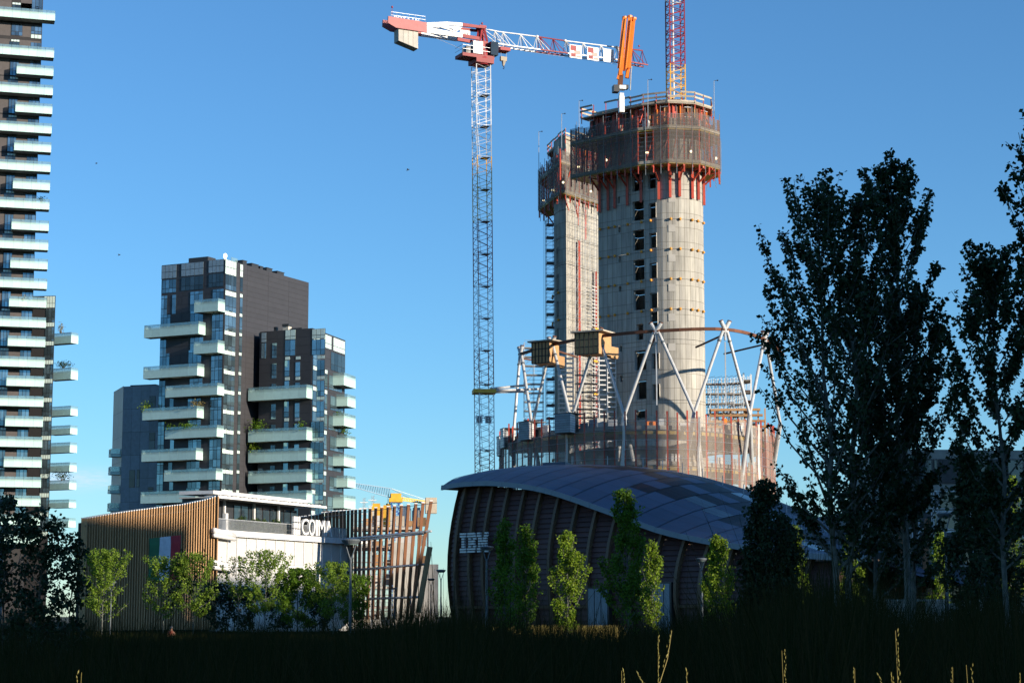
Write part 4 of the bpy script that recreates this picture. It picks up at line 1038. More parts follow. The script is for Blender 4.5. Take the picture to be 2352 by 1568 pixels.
crate('largest blue slatted box low between two columns', r2(798, 0)[0], r2(650, 0)[0], r2(880, 0)[0], r2(0, 968)[1], r2(0, 1152)[1], 249.8, 'blue')
crate('pale grey slatted box at the left end of the podium', r2(160, 0)[0], r2(128, 0)[0], r2(246, 0)[0], r2(0, 1118)[1], r2(0, 1300)[1], 268.5, 'grey')
crate('lowest grey slatted box tucked behind the pale one', r2(120, 0)[0], r2(92, 0)[0], r2(165, 0)[0], r2(0, 1195)[1], r2(0, 1375)[1], 274, 'grey')

# ------------------------------------------------------------------ netted podium
pod = thing('building_podium', 'oval podium floors wrapped in pale nets and red posts', 'building', (EC.x, EC.y, 0))
kP = 1.085
thp = np.linspace(-.25, math.pi+.25, 54)
for z in (6, 11, 15.8, 20.4, 24.9):
    ol = [ell(t, 1.02, 0).xy for t in thp]; b = MB(); n = len(ol); il = [p.lerp(EC, .45) for p in ol]
    for i in range(n-1): p, q, r_, s_ = il[i], il[i+1], ol[i+1], ol[i]; b.hexa([(p.x,p.y,z),(q.x,q.y,z),(r_.x,r_.y,z),(s_.x,s_.y,z),(p.x,p.y,z+.5),(q.x,q.y,z+.5),(r_.x,r_.y,z+.5),(s_.x,s_.y,z+.5)])
    b.build('floor_slab', M['slab'], pod)
    b = MB()
    for i in range(n-1): p, q = ol[i].lerp(EC, .012), ol[i+1].lerp(EC, .012); b.beam((p.x, p.y, z-.35), (q.x, q.y, z-.35), .2, .45)
    b.build('edge_beam', MATS['ochre_beam'], pod)
    for i in range(1, n-1):
        p = ol[i]; q = ol[i+1]; f, L_ = fseg(p, q, EC)
        if random.random() < .35: piece('edge_board', random.choice((M['white'], M['plank'], M['galv'])), pod, f, .1, L_-.1, -.2, -.1, z+.5, z+1.0+random.random()*.5)
b = MB(); ol = [ell(t, .55, 0).xy for t in np.linspace(0, 2*math.pi, 40)]
for i in range(39): b.poly([(*ol[i], 0), (*ol[i+1], 0), (*ol[i+1], 24), (*ol[i], 24)])
b.build('inner_wall', M['stone'], pod)
for i in range(0, 53):
    p = ell(thp[i], kP).xy; q = ell(thp[i+1], kP).xy; f, L_ = fseg(p, q, EC)
    rod('red_post', M['red'], pod, (p.x, p.y, 4), (p.x, p.y, 26.9+random.uniform(-.2, .5)), .2, .26)
    piece('debris_net', M['netp'] if i % 6 else M['net'], pod, f, .04, L_-.04, .12, .13, 4, (26.3 if math.cos(thp[i]) > -.25 else 25.0)+.3*math.sin(i*1.3))
    b = MB()
    for z in np.arange(5, 26, 1.15): b.tube(f.pt(0, .16, z), f.pt(L_, .16, z), .03, 3, caps=False)
    b.build('guard_tube', M['galv'], pod, kind='stuff')
for i in range(0, 7):
    lo = nbots[i]
    if 1 < i:
        p, q = ell(bth[i]-.018, kP).xy, ell(bth[i]+.018, kP).xy; f, L_ = fseg(p, q, EC); b = MB(); rd_ = random.Random(i)
        hw = [.16+.30*((j/22)**1.5)*(.75+.4*rd_.random()) for j in range(23)]
        for j in range(22):
            z0 = 26.4-j*.62; z1 = z0-.62; m_ = L_/2+.10*math.sin(j*.5+i)
            for s_ in (-1, 1): b.poly([f.pt(m_, .42, z0), f.pt(m_+s_*hw[j], .2, z0), f.pt(m_+s_*hw[j+1], .2, z1), f.pt(m_, .42, z1)])
        b.build('net_drape', M['drape'], pod)
    for dth in (-.17, .17): b = MB(); b.path([lo, ell(bth[i]+dth*.9, .985, 12)], [.28, .28], 10); b.build('lower_tube', M['pipe'], pod)
for i in range(26):
    t_ = random.uniform(.05, math.pi-.05); p = ell(t_, .96, 25.4).xy; f = Fr(p, (1, .1)); hh = random.uniform(.5, 1.6)
    piece('stored_material', random.choice((M['galv'], M['orange'], M['galv'], M['plank'], M['soffit'])), pod, f, 0, random.uniform(.5, 1.6), -.6, 0, 25.42, 25.42+hh)
# scaffolded far side of the ring and timber formwork
far = thing('scaffold_bank', 'dense curved bank of grey scaffolding right of the rounded core', 'scaffold', tuple(ell(-.3, 1, 25)))
tf = np.linspace(-.75, .33, 12)
for i in range(11):
    p, q = ell(tf[i], .93).xy, ell(tf[i+1], .93).xy; f, L_ = fseg(p, q, EC); f.n = -f.n
    scaffold(f, 0, L_, 25.5, 36.2-.25*i, 1.2, 1.5, far, o0=.2, o1=1.2, r=.05, deck=M['rust'] if i % 2 else M['plank'])
for u0, u1, v0, v1, Y, lab in ((1203, 1246, 800, 1000, 283, 'blue grey scaffold behind the leftmost columns'), (1322, 1372, 862, 990, 288, 'low scaffold between the two timber crates'), (1628, 1700, 905, 990, 264, 'low scaffold beside the foot of the rounded core')):
    q0, q1 = P(u0, v1, Y), P(u1, v0, Y); t = thing('scaffold_tower', lab, 'scaffold', tuple(q0)); fx = Fr(q0.xy, (1, .1)); scaffold(fx, 0, q1.x-q0.x, q0.z-3, q1.z, 1.1, 1.3, t, o0=0, o1=1.3, r=.04, deck=M['plank'])
f = Fr(P(1622, 930, 262).xy, (1, -.12)); tim = thing('timber_formwork', 'yellow timber formwork frames stacked beside the rounded core', 'formwork', tuple(f.pt(0, 0, 26)))
for k in range(4): piece('timber_beam', M['ply'], tim, f, .2*k, 8-.3*k, -.4, -.1+.1*k, 26.2+k*.75, 26.5+k*.75)
for k in range(9): piece('timber_post', M['ply'], tim, f, .4+k*.9, .6+k*.9, -.7, -.42, 25.4, 28.8)

# ================================================================== tower cranes
def lattice_mast(b, c0, c1, hw, bays, rot, rl=.085, rb=.045):
    cs = []
    for j in range(4):
        a = rot+math.pi/4+j*math.pi/2; cs.append(Vector((math.cos(a), math.sin(a), 0))*hw*1.414)
    for o in cs: b.tube(c0+o, c1+o, rl, 4, caps=False)
    for k in range(bays):
        p = c0.lerp(c1, k/bays); q = c0.lerp(c1, (k+1)/bays); m_ = (p+q)/2
        for j in range(4):
            a, d = cs[j], cs[(j+1) % 4]
            b.tube(p+a, m_+d, rb, 3, caps=False); b.tube(m_+d, q+a, rb, 3, caps=False)
            if k == 0: b.tube(p+a, p+d, rb, 3, caps=False)
YC = 260
cb, ct = P(1113.5, 1090, YC), P(1105, 152, YC); dirm = (ct-cb).normalized(); base = cb - dirm*(cb.z/dirm.z)
crane = thing('tower_crane', 'red and white tower crane with its whole jib in view', 'crane', tuple(base))
cols = [(1090, 1035, 'crimson'), (1035, 961, 'white'), (961, 887, 'white'), (887, 810, 'crimson'), (810, 737, 'white'), (737, 664, 'white'), (664, 590, 'crimson'), (590, 515, 'crimson'), (515, 441, 'yellow'), (441, 367, 'yellow'), (367, 294, 'galv'), (294, 221, 'white'), (221, 152, 'white')]
def onm(v): t = (1090-v)/(1090-152); return cb.lerp(ct, t)
b = MB(); lattice_mast(b, base, cb, 1.0, 18, .35); b.build('mast_section', M['crimson'], crane)
for v0, v1, cn in cols:
    p, q = onm(v0), onm(v1); b = MB(); lattice_mast(b, p+(q-p)*.004, q-(q-p)*.004, 1.0, 3, .35, .08, .035); b.build('mast_section', M[cn], crane)
    f = Fr((p.x, p.y), (1, .35)); b = MB(); b.box(f, -.1, .9, -.8, .6, q.z-.06, q.z); b.build('ladder_landing', M['dark'], crane)
    b = MB(); b.tube(p+Vector((-.25, .2, 0)), q+Vector((-.55, .2, 0)), .03, 3); b.tube(p+Vector((-.55, .2, 0)), q+Vector((-.85, .2, 0)), .03, 3)
    for k in range(10): r_ = p.lerp(q, k/10)+Vector((-.25-.03*k, .2, 0)); b.tube(r_, r_-Vector((.3, 0, 0)), .02, 3)
    b.build('ladder', M['galv'], crane)
fm = Fr(onm(968).xy, (1, .1)); zz = onm(968).z
for ch, a in (('0', -.75), ('B', .42)):
    piece('sign_plate', M['white'], crane, fm, a-.42, a+.42, 1.15, 1.2, zz-.5, zz+.5); letter(ch, fm, a, 1.24, zz-.42, .85, M['dark'], crane, .02)
# tie to the building
p = onm(904); pcol = P(1197, 893, 268)
f = Fr(p.xy, (1, .1)); piece('tie_collar', M['yellow'], crane, f, -1.5, 1.5, -1.3, 1.4, p.z-.25, p.z+.25)
for dz, dv in ((.3, (1203, 885)), (-.15, (1205, 899)), (.05, (1240, 893))): b = MB(); b.tube(p+Vector((.9, -1, dz)), P(dv[0], dv[1], 268), .16, 8); b.build('tie_tube', M['pipe'], crane)
def cr(x, y, Y): return P(x*.28077+861.3, y*.28077, Y)
def yj(x): u = x*.28077+861.3; return 260 + (10.6*(u-1110)/361 if u > 1110 else 6.3*(u-1104)/219)
def C(x, y, dY=0): return cr(x, y, yj(x)+dY)
# slewing platform, tower head, cabin
fj = Fr(ct.xy, (2, 1)); pz = C(865, 500).z
b = MB(); b.lathe((ct.x, ct.y, C(865, 540).z), [(1.15, 0), (1.3, .25), (1.3, .9), (1.05, 1.2), (1.05, 2.0)], 12); b.build('slewing_ring', M['crimson'], crane)
b = MB(); zpl = C(700, 492).z; b.box(fj, -3.3, 1.4, -1.2, 1.2, zpl+.3, zpl+.75); b.box(fj, -1.3, 1.3, -1.3, 1.3, zpl-.3, zpl+.3); b.build('slewing_platform', M['crimson'], crane)
piece('cabinet', M['white'], crane, fj, -1.75, -.35, .3, 1.3, zpl+.8, zpl+2.5); piece('winch', M['dark'], crane, fj, -2.6, -1.8, -.5, .9, zpl+.8, zpl+1.8)
b = MB()
for a in (-3.3, -2.2, -1.1, 0, 1.3): b.tube(fj.pt(a, 1.25, zpl+.7), fj.pt(a, 1.25, zpl+1.8), .03, 4)
for z in (1.25, 1.8): b.tube(fj.pt(-3.3, 1.25, zpl+z), fj.pt(1.3, 1.25, zpl+z), .03, 4); b.tube(fj.pt(-3.3, -1.2, zpl+z), fj.pt(-3.3, 1.25, zpl+z), .03, 4)
b.build('platform_rail', M['galv'], crane)
b = MB(); zt_ = C(870, 232).z; zt0 = zpl+.7
b.box(fj, -.55, .75, -.6, .6, zt0, C(870, 345).z)
for a, a2 in ((-.45, -.15), (.65, .25)):
    for o in (-.5, .5): b.beam(fj.pt(a, o, C(870, 345).z), fj.pt(a2, o*.7, zt_), .28, .28)
b.beam(fj.pt(-.45, -.6, zt_), fj.pt(.45, -.6, zt_), .3, .3); b.box(fj, -.5, .5, -.6, .6, zt_-.1, zt_+.25); b.build('tower_head', M['crimson'], crane)
piece('operator_cabin', M['dglass'], crane, fj, .8, 1.9, .3, 1.4, zpl+.9, zpl+2.7)
# counter jib
def plate(pts, w_, mm, name):
    b = MB(); o = Vector((fj.n.x, fj.n.y, 0))*w_/2; n = len(pts)
    b.poly([p+o for p in pts]); b.poly([p-o for p in reversed(pts)])
    for i in range(n): p, q = pts[i], pts[(i+1) % n]; b.poly([p+o, p-o, q-o, q+o])
    return b.build(name, mm, crane)
for sgn in (-.9, .9):
    o = Vector((fj.n.x, fj.n.y, 0))*sgn
    def pl_(ps, mm, nm):
        b = MB(); w2 = Vector((fj.n.x, fj.n.y, 0))*.12; pp = [C(*q)+o for q in ps]; n = len(pp)
        b.poly([p+w2 for p in pp]); b.poly([p-w2 for p in reversed(pp)])
        for i in range(n): p, q = pp[i], pp[(i+1) % n]; b.poly([p+w2, p-w2, q-w2, q+w2])
        b.build(nm, mm, crane)
    pl_([(830, 318), (690, 295), (690, 322), (830, 345)], M['crimson'], 'counter_jib_beam')
    pl_([(690, 295), (400, 238), (400, 285), (690, 325)], M['white'], 'counter_jib_beam')
    pl_([(870, 232), (690, 205), (690, 232), (870, 250)], M['crimson'], 'counter_jib_tie')
    pl_([(690, 205), (560, 196), (400, 203), (400, 228), (560, 220), (690, 232)], M['white'], 'counter_jib_tie')
    pl_([(400, 203), (300, 185), (85, 150), (82, 205), (150, 245), (330, 272), (400, 285)], mat('faded_red_paint', (.36, .10, .10), .6), 'counter_jib_end')
    pl_([(505, 238), (520, 232), (690, 295), (690, 300)], M['white'], 'counter_jib_brace'); pl_([(610, 262), (650, 235), (690, 240), (650, 270)], M['white'], 'counter_jib_brace')
for i, (x0, x1) in enumerate(((175, 212), (214, 252), (254, 292), (294, 334))):
    b = MB(); w2 = Vector((fj.n.x, fj.n.y, 0))*.75; yb = 345+ (x0-175)*.42; yb1 = 345+(x1-175)*.42
    pp = [C(x0, 245), C(x1, 250), C(x1, yb1), C(x0, yb)]; b.hexa([pp[3]-w2, pp[2]-w2, pp[2]+w2, pp[3]+w2, pp[0]-w2, pp[1]-w2, pp[1]+w2, pp[0]+w2]); b.build('counterweight', M['slab'], crane)
b = MB()
for x in (132, 180, 230, 280, 330, 370, 412): y = 150+(x-132)*.14; b.tube(C(x, y, -.9), C(x, y-52, -.9), .03, 4)
for dy in (52, 26): b.tube(C(132, 150-dy, -.9), C(412, 189-dy, -.9), .03, 4)
b.build('counter_jib_rail', M['galv'], crane)
for i, ch in enumerate('POTAIN'):
    x = 165+i*36; f = Fr(C(x, 170, -1.0).xy, (2, 1)); letter(ch, f, 0, .02, C(x, 175-8+i*4.6, -1).z, .62, M['white'], crane, .03)
fcm = Fr(C(735, 290, -1.05).xy, (2, 1)); piece('sign_plate', M['white'], crane, fcm, -.75, .75, .0, .05, C(735, 288, -1.05).z, C(735, 250, -1.05).z)
for i, ch in enumerate('cmb'): letter(ch, fcm, -.42+i*.42, .08, C(735, 282, -1.05).z, .36, M['lampd'], crane, .02)
for x, y in ((140, 68), (876, 202)):
    b = MB(); p = C(x, y); b.tube(p-Vector((0, 0, .9)), p, .04, 4); b.lathe(p, [(.05, 0), (.13, .06), (.13, .22), (.04, .3)], 8); b.build('warning_lamp', M['crimson'], crane)
# jib
topc = [(905, 238), (980, 256), (1320, 300), (1560, 336), (1990, 390), (2190, 416)]; botc = [(930, 358), (1100, 385), (1360, 420), (1990, 502), (2215, 542)]
tX, tY = zip(*topc); bX, bY = zip(*botc)
nodes_t = [980, 1045, 1190, 1320, 1350, 1455, 1560, 1700, 1845, 1980, 2100, 2185]
secs = [(930, 1335, 'white'), (1335, 1560, 'crimson'), (1560, 1990, 'white'), (1990, 2215, 'crimson')]
nv = Vector((fj.n.x, fj.n.y, 0))*.62
for x0, x1, cn in secs:
    b = MB(); n = max(2, round((x1-x0)/45))
    for i in range(n):
        xa = x0+(x1-x0)*i/n; xb = x0+(x1-x0)*(i+1)/n; pa, pb = C(xa, np.interp(xa, bX, bY)), C(xb, np.interp(xb, bX, bY))
        for o in (-1, 1): b.beam(pa+nv*o, pb+nv*o, .15, .15)
        b.tube(pa+nv, pa-nv, .045, 4); b.tube(pa+nv, pb-nv, .04, 3)
    if x0 > 930 or True:
        xt0 = max(x0, 905)
        xs = [x for x in np.linspace(xt0, min(x1, 2190), 6)]
        for xa, xb in zip(xs, xs[1:]): b.tube(C(xa, np.interp(xa, tX, tY)), C(xb, np.interp(xb, tX, tY)), .09, 6)
    for xt in nodes_t:
        if x0 <= xt <= x1:
            pt_ = C(xt, np.interp(xt, tX, tY))
            for dx in (-12, 45, 95):
                xb = min(max(xt+dx, 935), 2210); pb = C(xb, np.interp(xb, bX, bY))
                for o in (-1, 1): b.tube(pt_, pb+nv*o, .05, 4, caps=False)
    b.build('jib_section', M[cn], crane)
for x in (1325, 1555, 1975): b = MB(); p = C(x, np.interp(x, tX, tY)); b.lathe(p, [(.05, -.2), (.22, -.12), (.22, .12), (.05, .2)], 8); b.build('jib_joint', M['white'], crane)
for x0, x1, mm in ((1592, 1690, 'white'), (1735, 1830, 'white'), (1868, 1952, 'white')):
    f = Fr(C(x0, 400, -.8).xy, (2, 1)); L_ = (C(x1, 400, -.8)-C(x0, 400, -.8)).xy.length; zt_ = C(x0, np.interp(x0, tX, tY)+18, -.8).z-.1; zb_ = zt_-1.85
    if zt_ < zb_: zt_, zb_ = zb_, zt_
    bo = MB(); bo.box(f, 0, L_, 0, .06, zb_, zt_); bo = bo.build('sign_board', M[mm], crane)
    if x0 < 1860:
        for k, (c0, c1, h0, h1) in enumerate(((.05, .55, .55, .95), (.35, .9, .3, .6), (.1, .5, .08, .35), (.55, .95, .05, .22))):
            piece('red_mark', mat('sign_red', (.62, .16, .14), .5) if k % 2 else M['crimson'], bo, f, L_*c0, L_*c1, .06, .075, zb_+(zt_-zb_)*h0, zb_+(zt_-zb_)*h1)
p = C(1050, 385); piece('trolley', M['crimson'], crane, fj, (p.xy-ct.xy).dot(fj.d)-.75, (p.xy-ct.xy).dot(fj.d)+.75, -.8, .8, p.z-.65, p.z-.2)
piece('sheave_box', M['white'], crane, fj, (C(965, 405).xy-ct.xy).dot(fj.d)-.22, (C(965, 405).xy-ct.xy).dot(fj.d)+.22, -.3, .3, C(965, 430).z, C(965, 385).z)
hk0, hk1 = C(1053, 465), C(1050, 560); b = MB(); b.box(fj, (hk0.xy-ct.xy).dot(fj.d)-.45, (hk0.xy-ct.xy).dot(fj.d)+.45, -.2, .2, C(1053, 500).z, hk0.z); b.path([C(1053, 500), C(1050, 540)], [.3, .14], 6); hb = b.build('hook_block', M['plank'], crane)
b = MB(); b.path([C(1050, 540), C(1056, 552), C(1054, 566), C(1046, 562)], [.07, .08, .07, .04], 6); b.build('hook', M['dark'], hb)
for dx in (-25, 25): rod('cable', M['dark'], crane, C(1053+dx, 400), C(1053+dx*.8, 465), .04)
rod('cable', M['dark'], crane, C(480, 305), C(700, 400), .03); rod('cable', M['dark'], crane, C(1220, 420), C(1980, 528), .03)
b = MB(); b.tube(C(900, 250), C(1040, 350), .05, 4); b.tube(C(890, 270), C(1000, 360), .05, 4); b.tube(C(905, 240), C(985, 256), .07, 4); b.build('tie_bar', M['scaf'], crane)
p = C(2160, 385); b = MB(); b.tube(C(2160, 410), p, .03, 4); b.lathe(p, [(.04, 0), (.12, .06), (.12, .2), (.03, .28)], 8); b.build('warning_lamp', M['crimson'], crane)

# mast rising out of the rounded core
c0, c1 = P(1552.5, 212, 275), P(1549, -70, 275)
mst = thing('crane_mast', 'red and yellow lattice crane mast rising from the rounded core', 'crane', tuple(c0))
for v0, v1, cn in ((290, 152, 'yellow'), (152, 78, 'crimson'), (78, 2, 'crimson'), (2, -70, 'white')):
    t0, t1 = (212-v0)/282, (212-v1)/282; b = MB(); p, q = c0+(c1-c0)*t0, c0+(c1-c0)*t1; lattice_mast(b, p, q, 1.08, 4 if v0 < 200 else 7, .2, .11, .06); b.build('mast_section', M[cn], mst)
b = MB(); b.tube(c0-Vector((.3, 0, 4)), c1-Vector((.3, 0, 0)), .12, 6); b.build('cable_duct', M['white'], mst)
# folded orange concrete boom
Yb = 268; bm = thing('concrete_boom', 'folded orange concrete placing boom standing on the tower top', 'concrete pump boom', tuple(cr(2015, 830, Yb)))
fb = Fr(cr(2015, 700, Yb).xy, (1, .2))
for i, (y0, y1, w_) in enumerate(((835, 790, .36), (790, 765, .3), (735, 705, .55))): b = MB(); z0, z1 = cr(2015, y0, Yb).z, cr(2015, y1, Yb).z; b.box(fb, -w_, w_, -w_, w_, z0-(1.5 if i == 0 else 0), z1); b.build('pedestal', M['white'], bm)
piece('power_pack', M['dark'], bm, fb, -1.2, -.4, -.6, .6, cr(2015, 760, Yb).z, cr(2015, 705, Yb).z); piece('power_pack', M['dark'], bm, fb, .3, 1.0, -.7, .2, cr(2015, 725, Yb).z, cr(2015, 695, Yb).z)
b = MB(); b.beam(cr(2005, 700, Yb), cr(2012, 610, Yb), .7, .7); b.build('slewing_column', M['rust'], bm)
for x0, y0, x1, y1, w_, d_, dY in ((2008, 620, 2042, 150, .5, .5, -.8), (2062, 640, 2108, 165, .5, .55, .4), (2036, 580, 2082, 145, .36, .4, -.1), (2083, 560, 2122, 155, .28, .3, -.6), (1990, 560, 2030, 160, .2, .25, .3)):
    b = MB(); b.beam(cr(x0, y0, Yb+dY), cr(x1, y1, Yb+dY), w_, d_); b.build('boom_section', M['orange'], bm)
for x, y in ((2042, 150), (2085, 142), (2118, 158)): b = MB(); p = cr(x, y, Yb); b.lathe(p-Vector((0, 0, .2)), [(.1, 0), (.36, .1), (.36, .4), (.1, .5)], 8); b.build('boom_joint', M['orange'], bm)
b = MB(); b.tube(cr(2000, 560, Yb-1.1), cr(2048, 155, Yb-1.1), .09, 6); b.tube(cr(2050, 570, Yb-1.1), cr(2096, 150, Yb-1.1), .09, 6); b.build('delivery_pipe', M['orange'], bm)
b = MB(); b.path([cr(2100, 540, Yb), cr(2094, 600, Yb), cr(2088, 740, Yb)], [.09, .1, .09], 6); b.build('hose', M['scaf'], bm)
b = MB(); b.beam(cr(1985, 650, Yb-.8), cr(2010, 540, Yb-.8), .35, .3); b.beam(cr(2060, 640, Yb), cr(2075, 560, Yb), .5, .4); b.build('boom_bracket', M['orange'], bm)

# small yellow crane far off with a blue mast
Yf = 430; b0 = P(907, 1152, Yf); cr2 = thing('tower_crane', 'small yellow tower crane with blue mast and jib, far behind', 'crane', (b0.x, b0.y, 0))
b = MB(); lattice_mast(b, Vector((b0.x, b0.y, 0)), b0, .95, 26, .3, .12, .07); b.build('mast', M['blue'], cr2)
b = MB(); 
tp = P(905, 1136, Yf); pj = P(812, 1118, Yf-6); pj2 = P(812, 1109, Yf-6)
b0t = P(897, 1142, Yf); jt = P(897, 1121, Yf)
n = 16
for i in range(n):
    a0, a1 = i/n, (i+1)/n; p, q = b0t.lerp(pj, a0), b0t.lerp(pj, a1); r_, s_ = jt.lerp(pj2, a0), jt.lerp(pj2, a1)
    b.tube(p, q, .12, 4); b.tube(r_, s_, .12, 4); b.tube(p, (r_+s_)/2, .07, 3); b.tube((r_+s_)/2, q, .07, 3)
b.build('jib', mat('steel_blue_paint', (.14, .25, .36), .5), cr2)
ff2 = Fr(b0.xy, (1, .12))
piece('slewing_unit', M['yellow'], cr2, ff2, -1.3, 1.6, -1.2, 1.2, P(905, 1153, Yf).z, P(905, 1144, Yf).z); piece('operator_cabin', M['yellow'], cr2, ff2, -.9, 1.3, -1, 1, P(905, 1144, Yf).z, P(905, 1133, Yf).z)
b = MB(); p0, p1 = P(914, 1141, Yf), P(985, 1151, Yf+5); q0, q1 = P(914, 1147, Yf), P(985, 1157, Yf+5)
for i in range(12):
    for a, c in ((p0, p1), (q0, q1)): b.beam(a.lerp(c, i/12), a.lerp(c, (i+1)/12), .22, .22)
    b.tube(p0.lerp(p1, i/12), q0.lerp(q1, (i+1)/12), .1, 3); b.tube(q0.lerp(q1, i/12), p0.lerp(p1, (i+1)/12), .1, 3)
b.build('counter_jib', M['yellow'], cr2)
b = MB(); b.tube(jt, P(985, 1149, Yf+5), .06, 4); b.tube(jt, P(940, 1143, Yf), .06, 4); b.build('stay', M['scaf'], cr2)
piece('counterweight', M['plank'], cr2, ff2, 6.6, 9, -1, 1, P(980, 1178, Yf).z, P(980, 1142, Yf).z)
rod('cable', M['dark'], cr2, P(890, 1143, Yf), P(890, 1158, Yf), .05); piece('hook_block', M['yellow'], cr2, ff2, -1.9, -1.2, -.3, .3, P(890, 1162, Yf).z, P(890, 1156, Yf).z)

# ================================================================== low vaulted pavilion
def r6(x, y): return x*.27466+947.5, y*.27466+1033.6
I0 = P(1015, 1115, 160)
FI = Fr((I0.x, 160), (29, -30))
pav = thing('pavilion', 'low dark timber pavilion with a swooping blue grey metal roof', 'pavilion', (I0.x+8, 150, 0))
eu = [1015,1040,1070,1130,1200,1250,1300,1370,1440,1500,1560,1620,1700,1780,1860,2000,2100]
ev = [1115,1110,1106,1104,1111,1120,1135,1160,1185,1210,1225,1237,1250,1263,1271,1276,1280]
ea, ez = zip(*[FI.uv(u, v) for u, v in zip(eu, ev)])
eaf = np.linspace(ea[0], ea[-1], 200); ezf = np.interp(eaf, ea, ez)
for _ in range(3): ezf[3:-3] = np.convolve(ezf, np.ones(7)/7, 'same')[3:-3]
def ze(a): return float(np.interp(a, eaf, ezf))
tpu = [1000,1015,1075,1150,1230,1330,1420,1480,1560,1640,1700,1760,1830,1890,1990,2100,2400]
tpv = [1116,1111,1092,1078,1070,1067,1068,1072,1082,1105,1130,1155,1185,1205,1252,1300,1390]
D2 = Vector((.62, .785)).normalized()
AMAX = ea[-2]
def roofpt(a, bb, lift=0):
    e = FI.pt(a, 0, 0); W_ = 15.0*min(1, .22+.9*a/12) if a < 12 else 15.0
    rp = e.xy + D2*W_; z = 11.5
    for _ in range(4):
        u, v = proj((rp.x, rp.y, z)); vt = float(np.interp(u, tpu, tpv)); z = P(u, vt, rp.y).z
    q = e.xy + D2*W_*bb; z0 = ze(a)
    zz = z0 + (z-z0)*(1-(1-bb)**2) if bb <= 1 else z0+(z-z0)*(1-(bb-1)**2*.9)
    return Vector((q.x, q.y, zz+lift))
ribu = [1024,1056,1088,1119,1155,1192,1229,1270,1313,1357,1401,1452,1507,1560,1615,1670,1725,1785,1850,1925]
riba = [FI.uv(u, float(np.interp(u, eu, ev)))[0] for u in ribu]
ras = [0.02] + riba + [AMAX]
b = MB(); na, nb = 44, 14
aa = np.linspace(0.02, AMAX, na+1); bbv = np.linspace(0, 1.8, nb+1)
for i in range(na):
    for j in range(nb): b.poly([roofpt(aa[i], bbv[j], -.12), roofpt(aa[i+1], bbv[j], -.12), roofpt(aa[i+1], bbv[j+1], -.12), roofpt(aa[i], bbv[j+1], -.12)])
b.build('roof', M['seam'], pav, smooth=True)
NB = 9
for i in range(len(ras)-1):
    for j in range(NB):
        a0, a1 = ras[i]+.045, ras[i+1]-.045; jo = .5*(i % 2); b0_, b1_ = max(0.004, (j+jo-.5*(i % 2 and j == 0))/NB+.0012), (j+1+jo*(j < NB-1))/NB-.0012
        gl = (j >= 3 and 6 <= i <= 19 and ((i+2*j) % 3 != 0) and (j > 4 or i > 9) and not (j == NB-1 and i % 2)) or (i, j) in ((5, 8), (4, 8), (6, 7))
        b = MB(); lf = 0.0
        for x in range(2):
            for y in range(2):
                q = [(a0+(a1-a0)*x/2, b0_+(b1_-b0_)*y/2), (a0+(a1-a0)*(x+1)/2, b0_+(b1_-b0_)*y/2), (a0+(a1-a0)*(x+1)/2, b0_+(b1_-b0_)*(y+1)/2), (a0+(a1-a0)*x/2, b0_+(b1_-b0_)*(y+1)/2)]
                b.poly([roofpt(s, t_, -.03) for s, t_ in q])
        b.build('glass_panel' if gl else 'roof_panel', (M['dkglass'] if (i < 12 or (i+j) % 4) else M['rglass']) if gl else M['roof'], pav)
# fascia and soffit
for i in range(len(ras)-1):
    a0, a1 = ras[i], ras[i+1]-.02; b = MB(); k = 2
    for x in range(k):
        s, t_ = a0+(a1-a0)*x/k, a0+(a1-a0)*(x+1)/k
        b.hexa([FI.pt(s, -.05, ze(s)-.36), FI.pt(t_, -.05, ze(t_)-.36), FI.pt(t_, .14, ze(t_)-.36), FI.pt(s, .14, ze(s)-.36), FI.pt(s, -.05, ze(s)+.02), FI.pt(t_, -.05, ze(t_)+.02), FI.pt(t_, .10, ze(t_)+.02), FI.pt(s, .10, ze(s)+.02)])
    b.build('fascia_panel', M['fascia'], pav)
    b = MB(); b.hexa([FI.pt(a0, -2.2, ze(a0)-.32), FI.pt(a1, -2.2, ze(a1)-.32), FI.pt(a1, -.06, ze(a1)-.32), FI.pt(a0, -.06, ze(a0)-.32), FI.pt(a0, -2.2, ze(a0)-.2), FI.pt(a1, -2.2, ze(a1)-.2), FI.pt(a1, -.06, ze(a1)-.2), FI.pt(a0, -.06, ze(a0)-.2)])
    b.build('soffit_board', M['rib'], pav)
# barrel-shaped wall: o(h) bulges outward
def bulge(z, zt): h = max(0, min(1, z/max(zt, .1))); return -1.25 + 1.5*math.sin(math.pi*min(1, (1-h)*.82+.06))**.9
def wpt(a, z, zt, do=0.0):
    o = bulge(z, zt)+do; cb_ = -max(0, 1.8-a)**2*.45
    return FI.pt(a, o+cb_, z)
wa = [-1.6] + riba[:]
bw = MB()
for i in range(len(wa)-1):
    a0, a1 = wa[i], wa[i+1]; zt_ = min(ze(max(a0, 0)), ze(max(a1, 0)))-.35
    n = 14
    for j in range(n): z0, z1 = zt_*j/n, zt_*(j+1)/n; bw.poly([wpt(a0, z0, zt_, -.12), wpt(a1, z0, zt_, -.12), wpt(a1, z1, zt_, -.12), wpt(a0, z1, zt_, -.12)])
e0 = wpt(-1.6, 0, 10, -.12); e1 = wpt(-1.6, 10, 10, -.12)
bw.build('wall', M['dark'], pav)
bw = MB()
for j in range(12):
    z0, z1 = 10.6*j/12, 10.6*(j+1)/12; p, q = wpt(-1.6, z0, 10.6, -.1), wpt(-1.6, z1, 10.6, -.1); bk_ = Vector((D2.x, D2.y, 0))*16-Vector((3, 0, 0))
    bw.poly([p, q, q+bk_, p+bk_])
bw.build('end_wall', M['siding'], pav)
cnt = 0; rest = MB()
